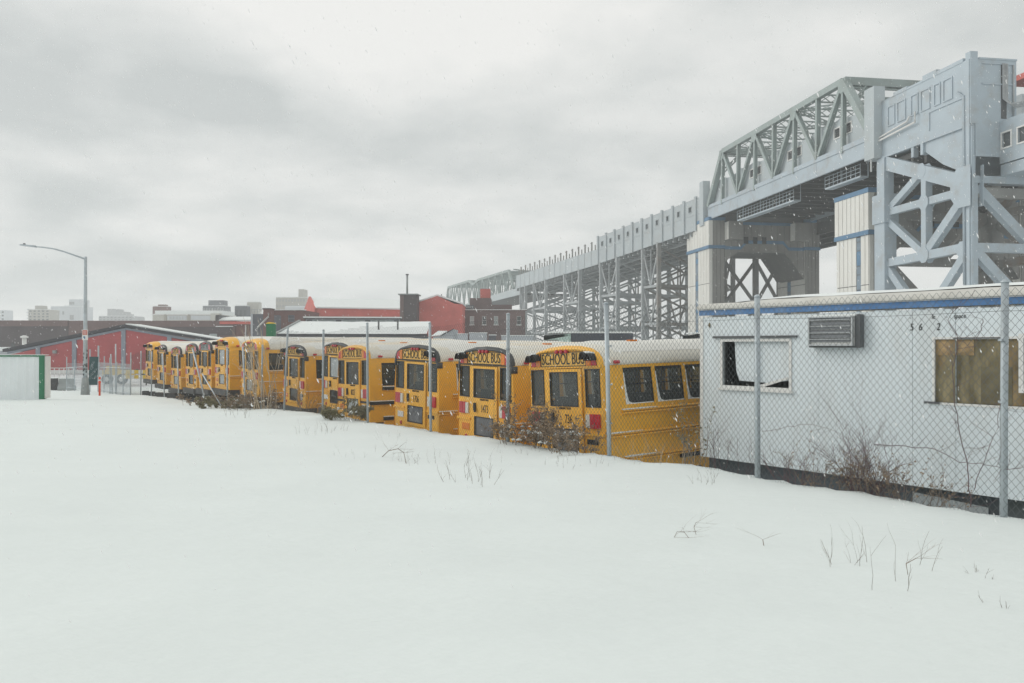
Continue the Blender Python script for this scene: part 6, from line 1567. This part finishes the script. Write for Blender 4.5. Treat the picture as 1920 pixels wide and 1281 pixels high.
def stick(label, pts, r, seed):
    px, py = pts[0]; x, y = at_ground(px, py); z = terrain(x, y); o = thing('bent_twig', label, 'twig', (x, y, z), 0, 'twigs on the snow'); b = MB(); rg = random.Random(seed)
    P = [Vector((X_at(a, y) - x, .15 * k - .1 * k * k, ZC + (CY - c) / F * y - z)) for k, (a, c) in enumerate(pts)]; P[0].z -= .03
    b.tube(P, [r * (1 - .5 * k / len(P)) for k in range(len(P))], 5)
    for k in range(1, len(P)):
        for j in range(2): twig_tree(b, P[k], (rg.uniform(-.4, 1), rg.uniform(-.3, .3), rg.uniform(-.1, .5)), .18, r * .35, 1, rg, .5, 2)
    b.build('stem', M['twig'], o)
stick('arched bare twig lying over the snow slope', [(712, 858), (728, 846), (748, 840), (764, 842), (778, 860)], .007, 3)
stick('forked twig on the snow below the trailer corner', [(1297, 1010), (1285, 1000), (1265, 992), (1245, 985)], .003, 4)
stick('short upright dark twig beside the forked twig', [(1307, 1004), (1303, 990), (1300, 975)], .003, 5)
stick('lone dark stub in the middle of the right snow', [(1433, 1025), (1433, 1014)], .004, 6)
stick('upright dark stick right of the crooked tuft', [(1703, 1080), (1704, 1060), (1704, 1040)], .004, 7)

# ================================================================== falling snow
def flakes():
    b = MB(); rg = random.Random(77)
    def one(c, s):
        d = Vector((.45, .1, -1)).normalized() * s * rg.uniform(1.0, 2.6); a = d.orthogonal().normalized() * s * .5; e = d.cross(a).normalized() * s * .5
        b.add([c + d, c + a, c + e, c - a, c - e, c - d], [(0, 1, 2), (0, 2, 3), (0, 3, 4), (0, 4, 1), (5, 2, 1), (5, 3, 2), (5, 4, 3), (5, 1, 4)])
    for k in range(22000):
        y = 4.5 + 33 * rg.random() ** .8; one(Vector((rg.uniform(-.75 * y - 2, .75 * y + 2), y, rg.uniform(.5, 3.2 + .5 * y))), rg.uniform(.004, .0115))
    return b
fo = stuff(flakes().build('falling_snow', M['flake'])); fo['label'] = 'snowflakes drifting through the air'

# ================================================================== haze
hz = MB().box((-520, -40, -1.5), (520, 760, 60)).build('haze', None)
m = bpy.data.materials.new('haze_air'); m.use_nodes = True; t = m.node_tree; t.nodes.clear()
o_ = t.nodes.new('ShaderNodeOutputMaterial'); v_ = t.nodes.new('ShaderNodeVolumePrincipled')
v_.inputs['Color'].default_value = (.93, .96, .97, 1); v_.inputs['Density'].default_value = 0.0010; v_.inputs['Anisotropy'].default_value = 0.2
t.links.new(v_.outputs[0], o_.inputs['Volume']); hz.data.materials.clear(); hz.data.materials.append(m)
stuff(hz); hz['label'] = 'thin snowy haze filling the air'
SC.cycles.volume_bounces = 2
SC.cycles.volume_step_rate = 10
SC.cycles.max_bounces = 5
SC.cycles.diffuse_bounces = 3
SC.cycles.glossy_bounces = 2
SC.cycles.transmission_bounces = 2
SC.cycles.transparent_max_bounces = 12
